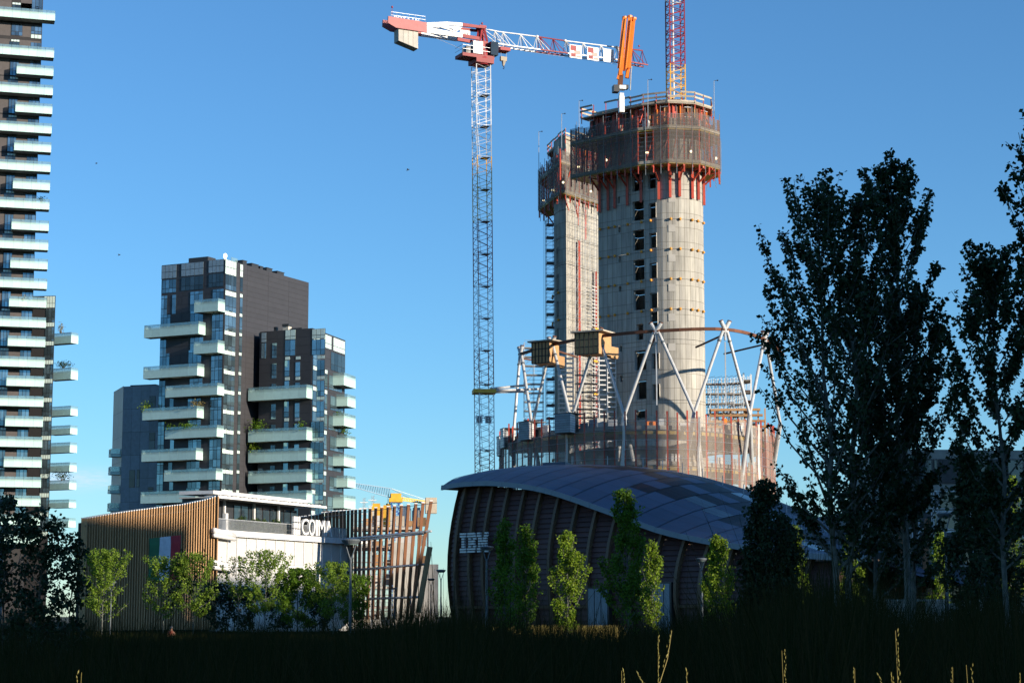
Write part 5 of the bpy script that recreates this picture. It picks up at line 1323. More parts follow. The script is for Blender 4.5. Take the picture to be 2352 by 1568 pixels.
for i in range(len(wa)-1):
    a0, a1 = wa[i]+.17, wa[i+1]-.17; zt0, zt1 = ze(max(wa[i], 0))-.4, ze(max(wa[i+1], 0))-.4
    z = .15
    while z < max(zt0, zt1)-.3:
        zz0, zz1 = min(z, zt0-.05), min(z, zt1-.05); h0, h1 = min(z+.37, zt0), min(z+.37, zt1)
        if not (h0 < z and h1 < z):
            p = [wpt(a0, zz0, zt0, -.10), wpt(a1, zz1, zt1, -.10), wpt(a1, zz1, zt1, .07), wpt(a0, zz0, zt0, .07), wpt(a0, h0, zt0, -.10), wpt(a1, h1, zt1, -.10), wpt(a1, h1, zt1, -.03), wpt(a0, h0, zt0, -.03)]
            hid = (z < 1.3) or i > 17
            if cnt < 300 and not hid: MB().hexa(p).build('plank', M['siding'], pav) if False else None
            if cnt < 300 and not hid:
                mb_ = MB(); mb_.hexa(p); mb_.build('plank', M['siding'], pav); cnt += 1
            else: rest.hexa(p)
        z += .385
rest.build('plank_courses', M['siding'], pav, kind='stuff')
for i, a in enumerate(wa[:]):
    zt_ = ze(max(a, 0))-.34; b = MB(); n = 9
    for j in range(n):
        z0, z1 = zt_*j/n, zt_*(j+1)/n
        b.hexa([wpt(a-.13, z0, zt_, -.1), wpt(a+.13, z0, zt_, -.1), wpt(a+.13, z0, zt_, .34), wpt(a-.13, z0, zt_, .34), wpt(a-.13, z1, zt_, -.1), wpt(a+.13, z1, zt_, -.1), wpt(a+.13, z1, zt_, .34), wpt(a-.13, z1, zt_, .34)])
    b.build('rib', M['rib'], pav)
b = MB()
for i in range(len(wa)-1):
    a0, a1 = wa[i], wa[i+1]; z0 = 2.2; zt_ = ze(max(a0, 0)); b.hexa([wpt(a0+.14, z0, zt_, .0), wpt(a1-.14, z0, zt_, .0), wpt(a1-.14, z0, zt_, .26), wpt(a0+.14, z0, zt_, .26), wpt(a0+.14, z0+.22, zt_, .0), wpt(a1-.14, z0+.22, zt_, .0), wpt(a1-.14, z0+.22, zt_, .26), wpt(a0+.14, z0+.22, zt_, .26)])
b.build('rail_beam', M['rib'], pav)
# striped sign letters
fsg = FI.off(.95); aL, zTop = fsg.uv(1058, 1224); aR_, zTop2 = fsg.uv(1122, 1221); zBot = fsg.uv(1059, 1271)[1]
rowsI = {0: [(0, 1)], 1: [(0, 1)], 2: [(.27, .73)], 3: [(.27, .73)], 4: [(.27, .73)], 5: [(.27, .73)], 6: [(0, 1)], 7: [(0, 1)]}
rowsB = {0: [(0, .84)], 1: [(0, .95)], 2: [(.12, .4), (.64, 1)], 3: [(.12, .86)], 4: [(.12, .86)], 5: [(.12, .4), (.64, 1)], 6: [(0, .95)], 7: [(0, .84)]}
rowsM = {0: [(0, .3), (.7, 1)], 1: [(0, .36), (.64, 1)], 2: [(.1, .42), (.58, .9)], 3: [(.1, .48), (.52, .9)], 4: [(.1, .3), (.36, .64), (.7, .9)], 5: [(.1, .3), (.42, .58), (.7, .9)], 6: [(0, .3), (.46, .54), (.7, 1)], 7: [(0, .3), (.7, 1)]}
wT = aR_-aL; hT = zTop-zBot
fsl = FI.off(.9)
for rows, x0, x1 in ((rowsI, 0, .22), (rowsB, .27, .58), (rowsM, .62, 1.0)):
    b = MB()
    for r_ in range(8):
        zt_ = zTop-hT*r_/8
        for s, e in rows[r_]: b.box(fsl, aL+wT*(x0+(x1-x0)*s), aL+wT*(x0+(x1-x0)*e), 0, .14, zt_-hT/8*.66, zt_)
    b.build('letter', M['white'], pav)
b = MB()
for z in (zTop-.4, zBot+.3): b.box(fsl, aL, aR_, -.14, -.05, z-.05, z+.05)
b.build('sign_rail', M['dark'], pav)
# pale glazed openings low in the wall
for u0, u1, v0 in ((1352, 1397, 1352), (1498, 1540, 1340)):
    f = FI.off(.55); a0, zt_ = f.uv(u0, v0); a1, _ = f.uv(u1, v0)
    b = MB(); b.box(FI, a0-.1, a1+.1, .2, .6, 0, zt_+.1); dr = b.build('doorway', M['frame'], pav)
    for k in range(3): piece('pane', M['bclad'], dr, FI, a0+(a1-a0)*k/3+.04, a0+(a1-a0)*(k+1)/3-.04, .58, .64, .1, zt_)
# lightning rods along the crest, soffit hooks
for a in np.linspace(4, AMAX-8, 15): p = roofpt(a, 1.0); rod('crest_rod', M['galv'], pav, p-Vector((0, 0, .1)), p+Vector((0, 0, .75)), .05)
for u in (1125, 1290):
    pass
b = MB(); p = roofpt(5.2, 1.0); b.box(Fr(p.xy, (1, -.4)), -1.0, 1.0, -.6, .6, p.z-.1, p.z+.22); b.build('roof_hatch', M['roof'], pav)

# ================================================================== brown glazed block at the right
B0 = P(1975, 1400, 150); FBk = Fr((B0.x, B0.y), (1, .12))
blk = thing('office_block', 'dim brown glazed block behind the poplars at right', 'building', (B0.x, B0.y, 0))
hB = P(2352, 1035, 152).z; wB = 16.5
hL = P(2020, 1170, 150).z
b = MB(); b.box(FBk, 3.2, wB, -12, 0, 0, hB); b.box(FBk, 0, 3.2, -12, -.4, 0, hL); b.build('wall', M['stone'], blk)
def r7(x, y): return x*.4028+1665, y*.4028+804
for j, (y0, y1) in enumerate(((620, 760), (800, 905), (915, 1022), (1030, 1215), (1235, 1400))):
    for i, (x0, x1) in enumerate(((840, 925), (930, 980), (985, 1060), (1065, 1095), (1100, 1180), (1185, 1210), (1215, 1330), (1335, 1400), (1405, 1500), (1505, 1600), (1605, 1700))):
        a0, z1 = FBk.uv(*r7(x0, y0)); a1, _ = FBk.uv(*r7(x1, y0)); _, z0 = FBk.uv(*r7(x0, y1))
        if z1 > hB-.4 or a0 < 3.3: continue
        gm = M['dglass'] if (i+j) % 3 else M['brclad']
        b = MB(); b.box(FBk, a0, a1, -.1, .08, max(z0, .1), z1); wo = b.build('window', M['white'] if j in (1, 2, 3) else M['frame'], blk)
        piece('pane', gm, wo, FBk, a0+.09, a1-.09, .03, .12, max(z0, .1)+.09, z1-.09)
for x0, x1 in ((1000, 985), (1145, 1130)):
    u0, v0 = r7(x0+10, 960); u1, v1 = r7(x1, 1380); rod('timber_post', M['fin'], blk, P(u0, v0, 146), P(u1, v1, 146), .35)

# low pale wall at lower right
Wl = P(2040, 1385, 64); fwl = Fr(Wl.xy, (1, 0.02)); t = thing('low_wall', 'low pale wall beyond the tall grass at lower right', 'wall', (Wl.x, Wl.y, 0))
zt_ = P(2200, 1380, 64).z
for i in range(8):
    if i in (1, 5): continue
    piece('wall_panel', M['slab'], t, fwl, i*.62, i*.62+.6, -.2, 0, 0, zt_-.06*(i % 2))
piece('coping', M['slab'], t, fwl, -.05, 5.0, -.25, .05, zt_+.0, zt_+.06)

# ================================================================== street lamps
def lamp(u, vh, wpx, Y, label, lit=False):
    p = P(u, vh, Y); t = thing('street_lamp', label, 'street lamp', (p.x, p.y, 0), 'park lamps with saucer heads')
    r_ = wpx/2/FPX*Y; mm = M['lampd']
    b = MB(); pr = max(.045, r_*.10); zh = p.z
    b.path([(p.x, p.y, 0), (p.x, p.y, zh*.62)], [pr*1.25, pr*1.2], 10); b.path([(p.x, p.y, zh*.62), (p.x, p.y, zh-r_*2.1)], [pr, pr*.9], 10); b.build('pole', mm, t, smooth=False)
    b = MB(); zj = zh-r_*2.1
    for s in (-1, 1): b.path([(p.x, p.y, zj), (p.x+s*r_*.2, p.y, zj+r_*.55), (p.x+s*r_*.62, p.y, zh-r_*.16)], [pr*.75, pr*.55, pr*.4], 6)
    b.build('yoke_arm', mm, t)
    b = MB(); b.lathe((p.x, p.y, zh), [(r_*.25, -r_*.42), (r_*.72, -r_*.40), (r_*.98, -r_*.05), (r_, .02), (r_*.92, r_*.10), (r_*.5, r_*.17), (r_*.02, r_*.2)], 24); hd = b.build('lamp_head', mm, t, smooth=False)
    b = MB(); b.lathe((p.x, p.y, zh), [(r_*.6, -r_*.47), (r_*.66, -r_*.425)], 20); b.build('lens', M['frost'], hd)
lamp(806, 1240, 44, 79, 'dark grey street lamp in front of the white office, nearest on that side')
lamp(1118, 1256, 32, 77, 'street lamp standing before the striped letters of the pavilion')
lamp(1013, 1309, 22, 138, 'street lamp at the left corner of the pavilion wall')
lamp(990, 1329, 17, 175, 'small pale street lamp between the leaning fins and the pavilion')
lamp(1368, 1315, 20, 150, 'sunlit street lamp before the pale doorway of the pavilion')
lamp(1611, 1283, 26, 92, 'street lamp beside a sunlit columnar tree, right of the pavilion doorways')
lamp(2170, 1180, 40, 63, 'tall dark street lamp among the poplars at right')
lamp(684, 1342, 15, 200, 'sunlit slim street lamp between maples before the white office')
lamp(907, 1350, 13, 212, 'tiny dark street lamp seen between the timber fins')
lamp(8, 1150, 64, 52, 'dark street lamp cut by the left picture edge')
lamp(256, 1336, 22, 150, 'dark street lamp before the shaded timber screen')

# ================================================================== trees
def tree(label, u, vtop, Y, wpx, kind, leaf, n_leaf, lsize, vbase=None, crown0=.25, group=None, bark='bark', stems=1, lean=0.0, seed=1, name=None, vfill=None):
    rs = np.random.default_rng(seed); rd = random.Random(seed)
    tp = P(u, vtop, Y); H = tp.z; base = Vector((tp.x-lean*H, Y, 0)); Rm = wpx/2/FPX*Y*(1.0 if kind == 'column' else 1)
    t = thing(name or {'poplar': 'poplar_tree', 'column': 'columnar_tree', 'maple': 'maple_tree', 'sparse': 'young_tree', 'bush': 'bushy_tree'}[kind], label, 'tree', tuple(base), group)
    tb = MB(); segs = []           # segs: (p, q, weight) for leaves
    r0 = max(.03, H*.0075) if kind != 'bush' else H*.006
    z0 = H*crown0
    for s in range(stems):
        off = Vector(((s-(stems-1)/2)*Rm*.26, rd.uniform(-.2, .2), 0)) if stems > 1 else Vector((0, 0, 0))
        top = base + Vector((lean*H, 0, H*(.985 if s == 0 else rd.uniform(.88, .97)))) + off*2.2
        pts = [base+off*.4]
        for k in range(1, 8):
            f = k/8; pts.append(base+off*(.4+1.8*f) + (top-off*2.2-base)*f + Vector((rd.uniform(-1, 1), rd.uniform(-1, 1), 0))*H*.006)
        pts.append(top); tb.path(pts, [r0*(1-.9*i/8) for i in range(9)], 7)
        nl = {'poplar': 46, 'column': 44, 'maple': 30, 'sparse': 26, 'bush': 34}[kind]//(1 if stems == 1 else 1)
        for i in range(nl):
            f = (i+rd.random())/nl
            zf = crown0 + (.97-crown0)*f; k = min(7, int(zf*8)); sp = pts[k].lerp(pts[k+1], zf*8-k)
            az = i*2.399963+rd.uniform(-.4, .4)
            if kind == 'poplar': env = (math.sin(math.pi*min(1, (f*.86+.14)))**.75)*(.72+.5*rd.random()); up = 1.15+f*1.3
            elif kind == 'column': env = (min(1, f*2.6+.5)*max(.12, 1-f**1.5*.9))*(.55+1.0*rd.random()); up = 1.3+f*1.6
            elif kind == 'maple': env = (max(.1, math.sin(math.pi*(f*.82+.18)))**.9)*(.55+.6*rd.random()); up = .6+f*1.5
            elif kind == 'sparse': env = (math.sin(math.pi*(f*.75+.2))**.7)*(.5+.6*rd.random()); up = 1.3+f*.8
            else: env = (math.sin(math.pi*(f*.62+.34))**.5)*(.6+.55*rd.random()); up = .7+f*.8
            L_ = Rm*env; d = Vector((math.cos(az), math.sin(az), up)); 
            dd_ = d*L_
            room = H*.985-sp.z
            if dd_.z > room: dd_ = dd_*(max(room, .03*H)/dd_.z)
            e = sp + dd_
            m_ = sp.lerp(e, .5)+Vector((math.cos(az), math.sin(az), -.25))*L_*.13
            rl = r0*(1-zf)*.45+.006
            tb.path([sp, m_, e], [rl, rl*.65, rl*.2], 4, caps=False)
            wl = rd.choice((.25, .6, 1, 1, 1.3)) if kind != 'poplar' else rd.choice((.5, 1, 1.2))
            segs.append((sp.lerp(m_, .35), m_, .5*wl)); segs.append((m_, e, 1.0*wl))
            for j in range({'poplar': 5, 'column': 4, 'maple': 5, 'sparse': 3, 'bush': 5}[kind]):
                g_ = rd.uniform(.25, .95); q = sp.lerp(m_, g_*2) if g_ < .5 else m_.lerp(e, g_*2-1)
                a2 = az+rd.uniform(-1.4, 1.4); l2 = Rm*rd.uniform(.22, .5); dd = Vector((math.cos(a2), math.sin(a2), up*rd.uniform(.35, 1.2))).normalized()*l2
                e2 = q+dd; 
                if e2.z > H*.97: continue
                tb.path([q, e2], [rl*.4, .004], 3, caps=False); segs.append((q, e2, .9*wl))
        segs.append((pts[6], pts[8], 1.2))
    tb.build('trunk', M[bark], t)
    Ps = np.array([tuple(s[0]) for s in segs]); Qs = np.array([tuple(s[1]) for s in segs]); Ws = np.array([s[2] for s in segs])*np.linalg.norm(Qs-Ps, axis=1)
    idx = rs.choice(len(segs), n_leaf, p=Ws/Ws.sum()); f = rs.uniform(0.05, 1.02, n_leaf)[:, None]
    D = Qs[idx]-Ps[idx]; Ln = np.linalg.norm(D, axis=1)[:, None]+1e-6
    out_ = rs.normal(size=(n_leaf, 3)); out_ -= D/Ln*(out_*D/Ln).sum(1)[:, None]; out_ /= np.linalg.norm(out_, axis=1)[:, None]+1e-6
    sp_ = lsize*(.8 if kind in ('poplar', 'sparse') else 1.5)
    pos = Ps[idx]+D*f+out_*(sp_*rs.uniform(.2, 1.2, n_leaf)[:, None])
    dirs = out_*.9+np.array([0, 0, -.35]); 
    quads('crown', leaf_quads(pos, np.full(n_leaf, lsize), dirs, up=.6, flat=.78), M[leaf], t)
    return t

PG = 'dark poplars in the meadow'
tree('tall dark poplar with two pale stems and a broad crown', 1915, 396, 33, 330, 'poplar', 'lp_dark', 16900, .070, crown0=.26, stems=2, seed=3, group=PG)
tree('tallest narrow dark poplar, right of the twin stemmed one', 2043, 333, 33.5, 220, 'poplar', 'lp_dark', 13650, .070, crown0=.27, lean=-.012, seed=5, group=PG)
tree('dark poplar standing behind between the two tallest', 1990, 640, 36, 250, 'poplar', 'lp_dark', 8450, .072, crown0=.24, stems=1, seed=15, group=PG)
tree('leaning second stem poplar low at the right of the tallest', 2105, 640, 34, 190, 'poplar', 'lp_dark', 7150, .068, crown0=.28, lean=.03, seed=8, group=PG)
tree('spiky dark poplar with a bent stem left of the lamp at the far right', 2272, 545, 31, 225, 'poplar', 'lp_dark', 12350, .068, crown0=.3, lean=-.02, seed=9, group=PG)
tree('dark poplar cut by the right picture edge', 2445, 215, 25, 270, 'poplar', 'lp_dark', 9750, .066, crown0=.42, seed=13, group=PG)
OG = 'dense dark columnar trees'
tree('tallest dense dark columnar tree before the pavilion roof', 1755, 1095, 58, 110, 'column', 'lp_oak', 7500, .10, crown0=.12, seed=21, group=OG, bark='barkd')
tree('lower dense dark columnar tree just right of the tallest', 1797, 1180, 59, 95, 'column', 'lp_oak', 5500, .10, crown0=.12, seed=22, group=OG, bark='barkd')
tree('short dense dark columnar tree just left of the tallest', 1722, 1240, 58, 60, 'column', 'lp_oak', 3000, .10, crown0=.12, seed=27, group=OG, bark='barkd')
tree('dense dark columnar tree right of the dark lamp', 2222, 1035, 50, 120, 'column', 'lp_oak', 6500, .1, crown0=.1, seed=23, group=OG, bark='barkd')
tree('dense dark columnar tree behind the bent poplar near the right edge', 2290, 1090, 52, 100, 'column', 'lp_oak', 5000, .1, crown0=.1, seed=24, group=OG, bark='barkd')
HG = 'slim columnar trees before the pavilion'
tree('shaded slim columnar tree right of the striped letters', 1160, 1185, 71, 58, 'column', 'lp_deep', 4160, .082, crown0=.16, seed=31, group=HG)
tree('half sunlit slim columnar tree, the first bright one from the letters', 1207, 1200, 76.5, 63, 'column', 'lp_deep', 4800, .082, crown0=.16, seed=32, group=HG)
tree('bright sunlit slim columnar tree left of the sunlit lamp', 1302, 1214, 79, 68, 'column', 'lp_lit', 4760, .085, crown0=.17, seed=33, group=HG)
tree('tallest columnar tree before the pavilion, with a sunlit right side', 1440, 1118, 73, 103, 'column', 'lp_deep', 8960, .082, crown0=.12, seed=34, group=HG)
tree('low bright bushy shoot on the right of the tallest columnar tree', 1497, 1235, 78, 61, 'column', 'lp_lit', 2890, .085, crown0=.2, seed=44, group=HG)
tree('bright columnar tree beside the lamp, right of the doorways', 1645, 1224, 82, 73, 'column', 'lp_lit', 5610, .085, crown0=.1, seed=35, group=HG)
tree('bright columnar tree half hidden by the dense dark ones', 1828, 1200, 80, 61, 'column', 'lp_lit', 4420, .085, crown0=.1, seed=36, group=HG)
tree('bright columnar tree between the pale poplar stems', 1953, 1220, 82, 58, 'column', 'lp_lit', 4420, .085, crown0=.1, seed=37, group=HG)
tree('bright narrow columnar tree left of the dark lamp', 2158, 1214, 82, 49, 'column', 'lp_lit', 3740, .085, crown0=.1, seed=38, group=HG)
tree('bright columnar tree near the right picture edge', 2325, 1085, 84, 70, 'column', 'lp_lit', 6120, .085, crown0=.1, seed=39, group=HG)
MG = 'sunlit young trees before the office'
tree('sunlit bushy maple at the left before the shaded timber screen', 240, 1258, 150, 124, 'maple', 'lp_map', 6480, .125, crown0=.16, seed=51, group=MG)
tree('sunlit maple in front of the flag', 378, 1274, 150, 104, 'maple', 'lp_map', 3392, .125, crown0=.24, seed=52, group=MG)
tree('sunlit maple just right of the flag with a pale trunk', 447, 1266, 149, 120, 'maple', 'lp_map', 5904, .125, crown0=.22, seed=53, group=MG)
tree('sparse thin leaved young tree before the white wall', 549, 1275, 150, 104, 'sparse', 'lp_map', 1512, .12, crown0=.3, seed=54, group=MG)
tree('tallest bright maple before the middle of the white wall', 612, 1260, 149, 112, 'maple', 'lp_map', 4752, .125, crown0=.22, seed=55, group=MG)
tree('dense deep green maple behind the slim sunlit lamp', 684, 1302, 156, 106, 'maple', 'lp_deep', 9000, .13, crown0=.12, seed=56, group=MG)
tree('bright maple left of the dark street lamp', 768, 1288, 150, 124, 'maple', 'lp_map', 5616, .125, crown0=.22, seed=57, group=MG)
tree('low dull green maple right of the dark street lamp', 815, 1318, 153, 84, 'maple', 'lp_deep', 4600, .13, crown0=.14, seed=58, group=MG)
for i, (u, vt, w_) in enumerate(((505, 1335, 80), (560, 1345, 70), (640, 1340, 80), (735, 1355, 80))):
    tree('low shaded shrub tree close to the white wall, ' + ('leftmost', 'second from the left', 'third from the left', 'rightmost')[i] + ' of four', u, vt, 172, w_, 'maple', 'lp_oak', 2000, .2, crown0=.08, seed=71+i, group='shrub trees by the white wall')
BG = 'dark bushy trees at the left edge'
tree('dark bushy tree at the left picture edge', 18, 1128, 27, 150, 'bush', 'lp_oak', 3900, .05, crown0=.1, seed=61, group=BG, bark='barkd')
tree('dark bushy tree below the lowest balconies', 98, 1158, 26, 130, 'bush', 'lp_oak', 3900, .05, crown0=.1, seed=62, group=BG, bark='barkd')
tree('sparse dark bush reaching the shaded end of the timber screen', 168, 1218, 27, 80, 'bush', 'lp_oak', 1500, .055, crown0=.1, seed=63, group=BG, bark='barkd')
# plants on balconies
def plant(label, fr, a, o, z, w_, h, n, m):
    c = fr.pt(a, o, z); t = thing('balcony_plant', label, 'plant', tuple(c), 'plants on balconies')
    pos = rng.normal(size=(n, 3))*np.array([w_*.32, w_*.25, h*.24])+np.array([c.x, c.y, c.z+h*.55])
    quads('foliage', leaf_quads(pos, np.full(n, .32)), M[m], t)
    b = MB(); b.lathe(c, [(.22, 0), (.3, .45)], 8); b.build('plant_pot', M['pot'], t)
    b = MB(); b.path([c+Vector((0, 0, .4)), c+Vector((.05, 0, h*.6))], [.04, .02], 4); b.build('stem', M['barkd'], t)
def atB(fr, u, v, o): a, z = fr.uv(u, v, o); return a, o, z
for lab, fr, u, v, o, w_, h, m in (
    ('bright green shrub at the left end of a long balcony of the charcoal tower', FL, 336, 945, 1.7, 1.7, 2.2, 'lp_lit'),
    ('russet plant behind the glass of the same long balcony', FL, 452, 934, 1.6, 1.6, 1.6, 'gr_gold'),
    ('low mixed plants at the left of a middle balcony', FL, 391, 988, 1.7, 2.0, 1.4, 'lp_deep'),
    ('low green plants midway along a middle balcony', FL, 432, 982, 1.7, 2.4, 1.1, 'lp_deep'),
    ('pair of green shrubs at the left end of the wing balcony', FB, 590, 992, 1.6, 2.6, 2.4, 'lp_deep'),
    ('green shrub at the right end of the wing balcony', FB, 692, 990, 1.6, 1.2, 2.2, 'lp_deep'),
    ('bright shrub at the left of the second planted wing balcony', FB, 584, 1039, 1.6, 1.7, 1.9, 'lp_lit'),
    ('dark bush on the side balcony of the wing', FBR, 790, 1006, 1.2, 1.6, 2.6, 'lp_deep'),
    ('low bush on a higher side balcony of the wing', FBR, 782, 958, 1.2, 1.8, 1.4, 'lp_deep'),
    ('yellowish shrub on the top right balcony of the pale tower', BV, 140, 762, -1.0, 1.2, 2.3, 'gr_gold'),
    ('dark plants along the second right balcony of the pale tower', BV, 146, 842, -.8, 3.0, 1.5, 'lp_oak'),
    ('big dark bush on a low right balcony of the pale tower', BV, 142, 1101, -.9, 3.2, 2.4, 'lp_oak'),
    ('small plants at the end of a long balcony of the pale tower', FT, 94, 463, -.7, 1.6, 1.4, 'lp_oak'),
    ('orange flowering plant on a short balcony of the pale tower', FT, 55, 690, -.7, 1.8, 1.2, 'gr_gold')):
    a, o, z = atB(fr, u, v, o); plant(lab, fr, a, o, z-.3, w_, h, int(110*w_), m)

# ================================================================== meadow grass
def topv(u):
    return np.interp(u, [-200, 60, 170, 300, 500, 780, 850, 960, 1080, 1140, 1300, 1560, 1640, 1720, 1760, 1850, 1960, 2050, 2200, 2352, 2600],
                        [1415, 1418, 1428, 1436, 1444, 1440, 1410, 1396, 1398, 1424, 1430, 1428, 1402, 1385, 1350, 1330, 1345, 1395, 1385, 1378, 1378])
def grass(name, label, N, Y0, Y1, hfun, w_, m, seed, umin=-60, umax=2420, lean=.22, kind='stuff'):
    rs = np.random.default_rng(seed); Y = np.sqrt(rs.uniform(Y0**2, Y1**2, N)); u = rs.uniform(umin, umax, N)
    X = (u-CX)/FPX*Y; ok, h = hfun(X, Y, u, rs); X, Y, h = X[ok], Y[ok], h[ok]; n = len(X)
    az = rs.uniform(0, 2*math.pi, n); ln = np.abs(rs.normal(0, lean, n))*h; dx, dy = np.cos(az)*ln, np.sin(az)*ln
    wv = w_*rs.uniform(.6, 1.4, n)*(1+Y/40); fa = rs.uniform(0, math.pi, n); wx, wy = np.cos(fa)*wv, np.sin(fa)*wv*.4
    B = np.stack([X, Y, np.zeros(n)], 1); Mi = np.stack([X+dx*.3, Y+dy*.3, h*.55], 1); T = np.stack([X+dx, Y+dy, h], 1); W_ = np.stack([wx, wy, np.zeros(n)], 1)
    V = np.empty((n*2, 4, 3)); V[0::2, 0] = B-W_; V[0::2, 1] = B+W_; V[0::2, 2] = Mi+W_*.8; V[0::2, 3] = Mi-W_*.8
    V[1::2, 0] = Mi-W_*.8; V[1::2, 1] = Mi+W_*.8; V[1::2, 2] = T+W_*.12; V[1::2, 3] = T-W_*.12
    o = quads(name, V, M[m], kind=kind); o['label'] = label; o['category'] = 'grass'
def hf_mid(X, Y, u, rs):
    zt_ = CAMZ-(topv(u)-HOR)/FPX*np.maximum(Y, 30); n = len(u)
    c = .92+.17*np.sin(X*1.9+np.sin(Y*.8)*2)*np.cos(Y*.55+X*.4)+.10*np.sin(X*5.1+Y*1.7)
    h = zt_*c*(1-np.abs(rs.normal(0, .20, n)))+np.where(rs.uniform(size=n) < .05, rs.uniform(.1, .38, n), 0)
    return h > .25, np.clip(h, .25, 2.4)
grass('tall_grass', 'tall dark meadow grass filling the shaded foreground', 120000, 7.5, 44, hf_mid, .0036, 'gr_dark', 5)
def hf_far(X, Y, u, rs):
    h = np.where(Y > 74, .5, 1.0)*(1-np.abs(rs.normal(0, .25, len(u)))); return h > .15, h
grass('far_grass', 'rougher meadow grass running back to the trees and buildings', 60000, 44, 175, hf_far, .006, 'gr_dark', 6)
def hf_gold(X, Y, u, rs):
    h = 1.28*(1-np.abs(rs.normal(0, .16, len(u)))); pat = np.sin(X*2.2)+np.sin(X*.9+1); keep = (pat > -.7)
    return keep & (h > .3), h
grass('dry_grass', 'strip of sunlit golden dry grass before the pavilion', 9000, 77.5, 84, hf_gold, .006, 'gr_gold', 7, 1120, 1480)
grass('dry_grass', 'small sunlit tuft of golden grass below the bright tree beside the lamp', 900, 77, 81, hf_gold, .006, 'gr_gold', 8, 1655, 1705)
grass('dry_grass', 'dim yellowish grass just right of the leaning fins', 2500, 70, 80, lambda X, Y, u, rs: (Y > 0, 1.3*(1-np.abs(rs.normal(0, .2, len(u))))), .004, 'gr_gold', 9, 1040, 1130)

# single sunlit stalks close to the camera
def stalk(u, v, Y, label, branches, bend=0.0, seed=0):
    rd = random.Random(seed); tip = P(u, v, Y); base = Vector((tip.x-bend*1.2+rd.uniform(-.03, .03), Y+rd.uniform(-.05, .05), 0))
    t = thing('grass_stalk', label, 'grass stalk', tuple(base), 'sunlit grass stalks at the bottom')
    pts = [base.lerp(tip, k/6)+Vector((bend*(k/6)**3*.3, 0, 0)) for k in range(7)]; b = MB(); b.path(pts, [.0013*(1-.6*k/6) for k in range(7)], 4)
    pos, dr = [], []
    def spk(p, q, n):
        for i in range(n):
            f = (i+.5)/n; c = p.lerp(q, f)+Vector((rd.uniform(-1, 1), rd.uniform(-1, 1), 0))*.0013; pos.append(tuple(c)); dr.append(tuple((q-p).normalized()+Vector((rd.uniform(-.3, .3), rd.uniform(-.3, .3), 0))))
    L_ = .14 if branches else .075; p0 = tip-(tip-base).normalized()*L_; spk(p0, tip, 20 if branches else 11)
    for k in range(branches):
        f = rd.uniform(.72, .965); q = base.lerp(tip, f); sx = 1 if k % 2 else -1
        e = q+Vector((sx*rd.uniform(.015, .055), rd.uniform(-.02, .02), rd.uniform(.05, .10))); b.path([q, q.lerp(e, .5)+Vector((sx*.004, 0, 0)), e], [.0008, .0006, .0004], 3); spk(q.lerp(e, .3), e, 8)
    b.build('stem', M['gr_gold'], t); pos = np.array(pos); dr = np.array(dr)
    N = len(pos); tt = dr/np.linalg.norm(dr, axis=1)[:, None]; bb_ = np.cross(tt, rng.normal(size=(N, 3))); bb_ /= np.linalg.norm(bb_, axis=1)[:, None]; s = (.0078*rng.uniform(.7, 1.2, N))[:, None]
    V = np.empty((N, 4, 3)); V[:, 0] = pos; V[:, 1] = pos+tt*s*.5+bb_*s*.13; V[:, 2] = pos+tt*s; V[:, 3] = pos+tt*s*.5-bb_*s*.13
    b2 = np.cross(tt, bb_); V2 = V.copy(); V2[:, 1] = pos+tt*s*.5+b2*s*.13; V2[:, 3] = pos+tt*s*.5-b2*s*.13
    quads('seed_head', np.concatenate([V, V2]), M['gr_seed'], t)
for i, (u, v, br, bd, lab) in enumerate(((1512, 1460, 7, .0, 'branched sunlit grass stalk at the bottom, nearer the middle'), (1432, 1539, 0, -.01, 'short sunlit grass tip just left of the branched stalk'), (1577, 1536, 0, .0, 'short sunlit grass tip just right of the branched stalk'),
        (2061, 1447, 9, -.01, 'tallest branched sunlit grass stalk at the bottom right'), (1961, 1534, 0, .005, 'short sunlit grass tip left of the tallest branched stalk'), (2186, 1532, 1, .005, 'short sunlit grass tip right of the tallest branched stalk'), (2232, 1526, 0, -.03, 'sunlit grass tip bending left near the right edge'),
        (2343, 1546, 0, .0, 'sunlit grass tip at the very right picture edge'), (179, 1543, 1, .02, 'lone sunlit grass tip at the bottom left'), (1803, 1493, 0, -.02, 'slender dim grass stalk between the two branched ones'))):
    stalk(u, v, 3.3 if i != 9 else 3.9, lab, br, bd, i+3)
# taller dark seed stalks in front of the left trees
for i, (u, v, u0) in enumerate(((430, 1300, 330), (510, 1310, 380), (415, 1260, 345), (470, 1270, 360), (187, 1255, 178))):
    tip = P(u, v, 12); b0_ = P(u0, 1568, 12); t = thing('grass_stalk', 'long dark arching grass stem crossing the %s' % ('flag and its maple', 'white office corner', 'flag, topmost of the arching stems', 'right part of the flag', 'end of the shaded timber screen')[i], 'grass stalk', (b0_.x, b0_.y, 0))
    b = MB(); b.path([(b0_.x, 12, 0), b0_.lerp(tip, .3)+Vector((-.04, 0, .05)), b0_.lerp(tip, .7)+Vector((-.03, 0, .02)), tip], [.0025, .0022, .0018, .001], 4); b.build('stem', M['gr_dark'], t)
    pos = np.array([tuple(b0_.lerp(tip, f)) for f in np.linspace(.62, 1, 26)]); quads('seed_head', leaf_quads(pos, np.full(26, .03), flat=.3), M['gr_dark'], t)

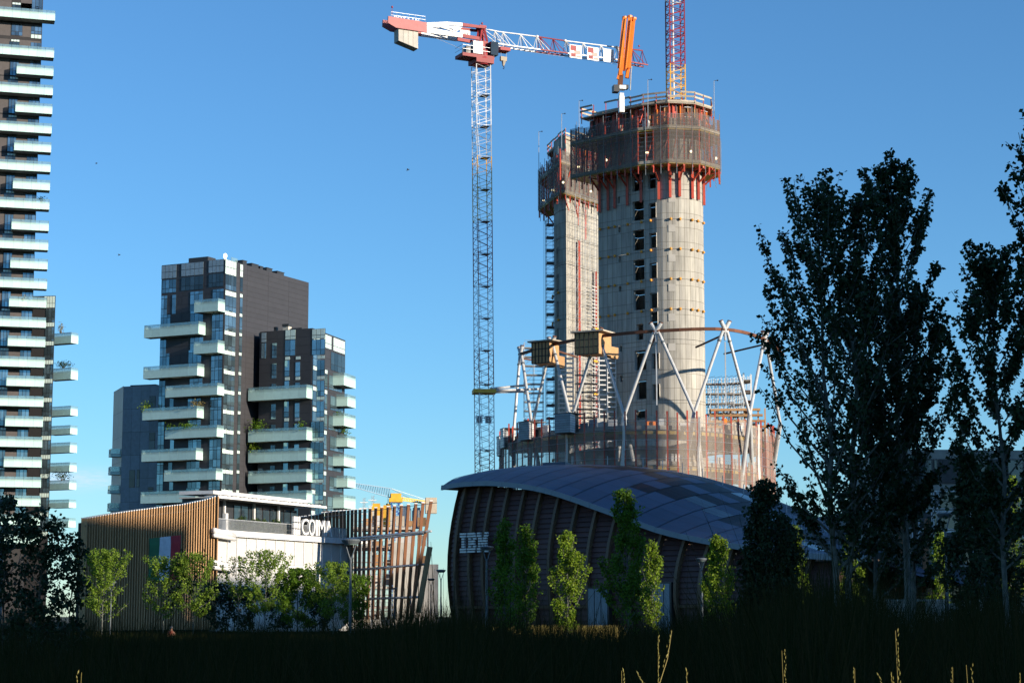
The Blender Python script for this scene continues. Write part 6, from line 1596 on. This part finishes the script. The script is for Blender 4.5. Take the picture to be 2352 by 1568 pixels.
# ================================================================== person and birds
def skin_figure(name, joints, edges, m, parent):
    b0_ = root_base(parent); me = bpy.data.meshes.new(name); me.from_pydata([tuple(Vector(j[0])-b0_) for j in joints], edges, []); me.materials.append(m)
    o = bpy.data.objects.new(name, me); COL.objects.link(o); o.parent = parent
    md = o.modifiers.new('s', 'SKIN'); 
    if not me.skin_vertices: me.skin_vertices.new()
    for i, j in enumerate(joints): me.skin_vertices[0].data[i].radius = (j[1], j[1]); me.skin_vertices[0].data[i].use_root = (i == 0)
    sd = o.modifiers.new('d', 'SUBSURF'); sd.levels = 1; sd.render_levels = 1
    return o
pp = P(393, 1455, 140); px, py = pp.x, pp.y
pers = thing('person', 'person in a rust coloured top sitting among the grass below the flag', 'person', (px, py, 0))
def J(x, y, z, r_): return ((px+x, py+y, z), r_)
skin_figure('body', [J(0, 0, .12, .14), J(0, 0, .30, .13), J(0, 0, .50, .15), J(0, 0, .62, .06), J(.02, -.02, .76, .095), J(.02, -.02, .84, .07),
    J(.2, 0, .54, .055), J(.27, -.1, .30, .045), J(.2, -.32, .25, .035), J(-.2, 0, .54, .055), J(-.27, -.1, .30, .045), J(-.2, -.32, .25, .035),
    J(.11, -.1, .1, .085), J(.15, -.45, .32, .07), J(.14, -.5, .02, .05), J(-.11, -.1, .1, .085), J(-.15, -.45, .32, .07), J(-.14, -.5, .02, .05)],
    [(0,1),(1,2),(2,3),(3,4),(4,5),(2,6),(6,7),(7,8),(2,9),(9,10),(10,11),(0,12),(12,13),(13,14),(0,15),(15,16),(16,17)], M['skin'], pers)
b = MB(); b.lathe((px, py, 0), [(.155, .18), (.15, .32), (.175, .48), (.16, .57), (.08, .615)], 12); b.build('shirt', M['shirt'], pers)
b = MB(); b.lathe((px+.02, py-.02, 0), [(.1, .77), (.115, .83), (.09, .91), (.03, .94)], 12); b.build('hair', M['dark'], pers)
for u, v, Y, r_, lab in ((937, 391, 120, .2, 'dark bird flying in the empty sky left of the crane mast'), (274, 586, 150, .2, 'small bird flying just left of the charcoal tower top'), (222, 376, 160, .18, 'small bird high in the sky right of the pale tower')):
    p = P(u, v, Y); t = thing('bird', lab, 'bird', tuple(p), 'birds in flight'); b = MB(); b.path([p+Vector((-r_*.5, 0, -.03)), p+Vector((-r_*.2, 0, 0)), p+Vector((r_*.15, 0, .02)), p+Vector((r_*.42, 0, .05)), p+Vector((r_*.55, 0, .03))], [.015, r_*.11, r_*.13, r_*.07, .01], 6); bd_ = b.build('body', M['bird'], t)
    for s in (-1, 1):
        b = MB(); q = [p+Vector((-r_*.1, 0, .02)), p+Vector((r_*.2, 0, .03)), p+Vector((r_*.05, s*r_*.8, r_*.35)), p+Vector((-r_*.3, s*r_*1.1, r_*.2)), p+Vector((-r_*.25, s*r_*.5, r_*.18))]
        b.poly(q); b.poly([x-Vector((0, 0, .02)) for x in reversed(q)]); b.build('wing', M['bird'], bd_)
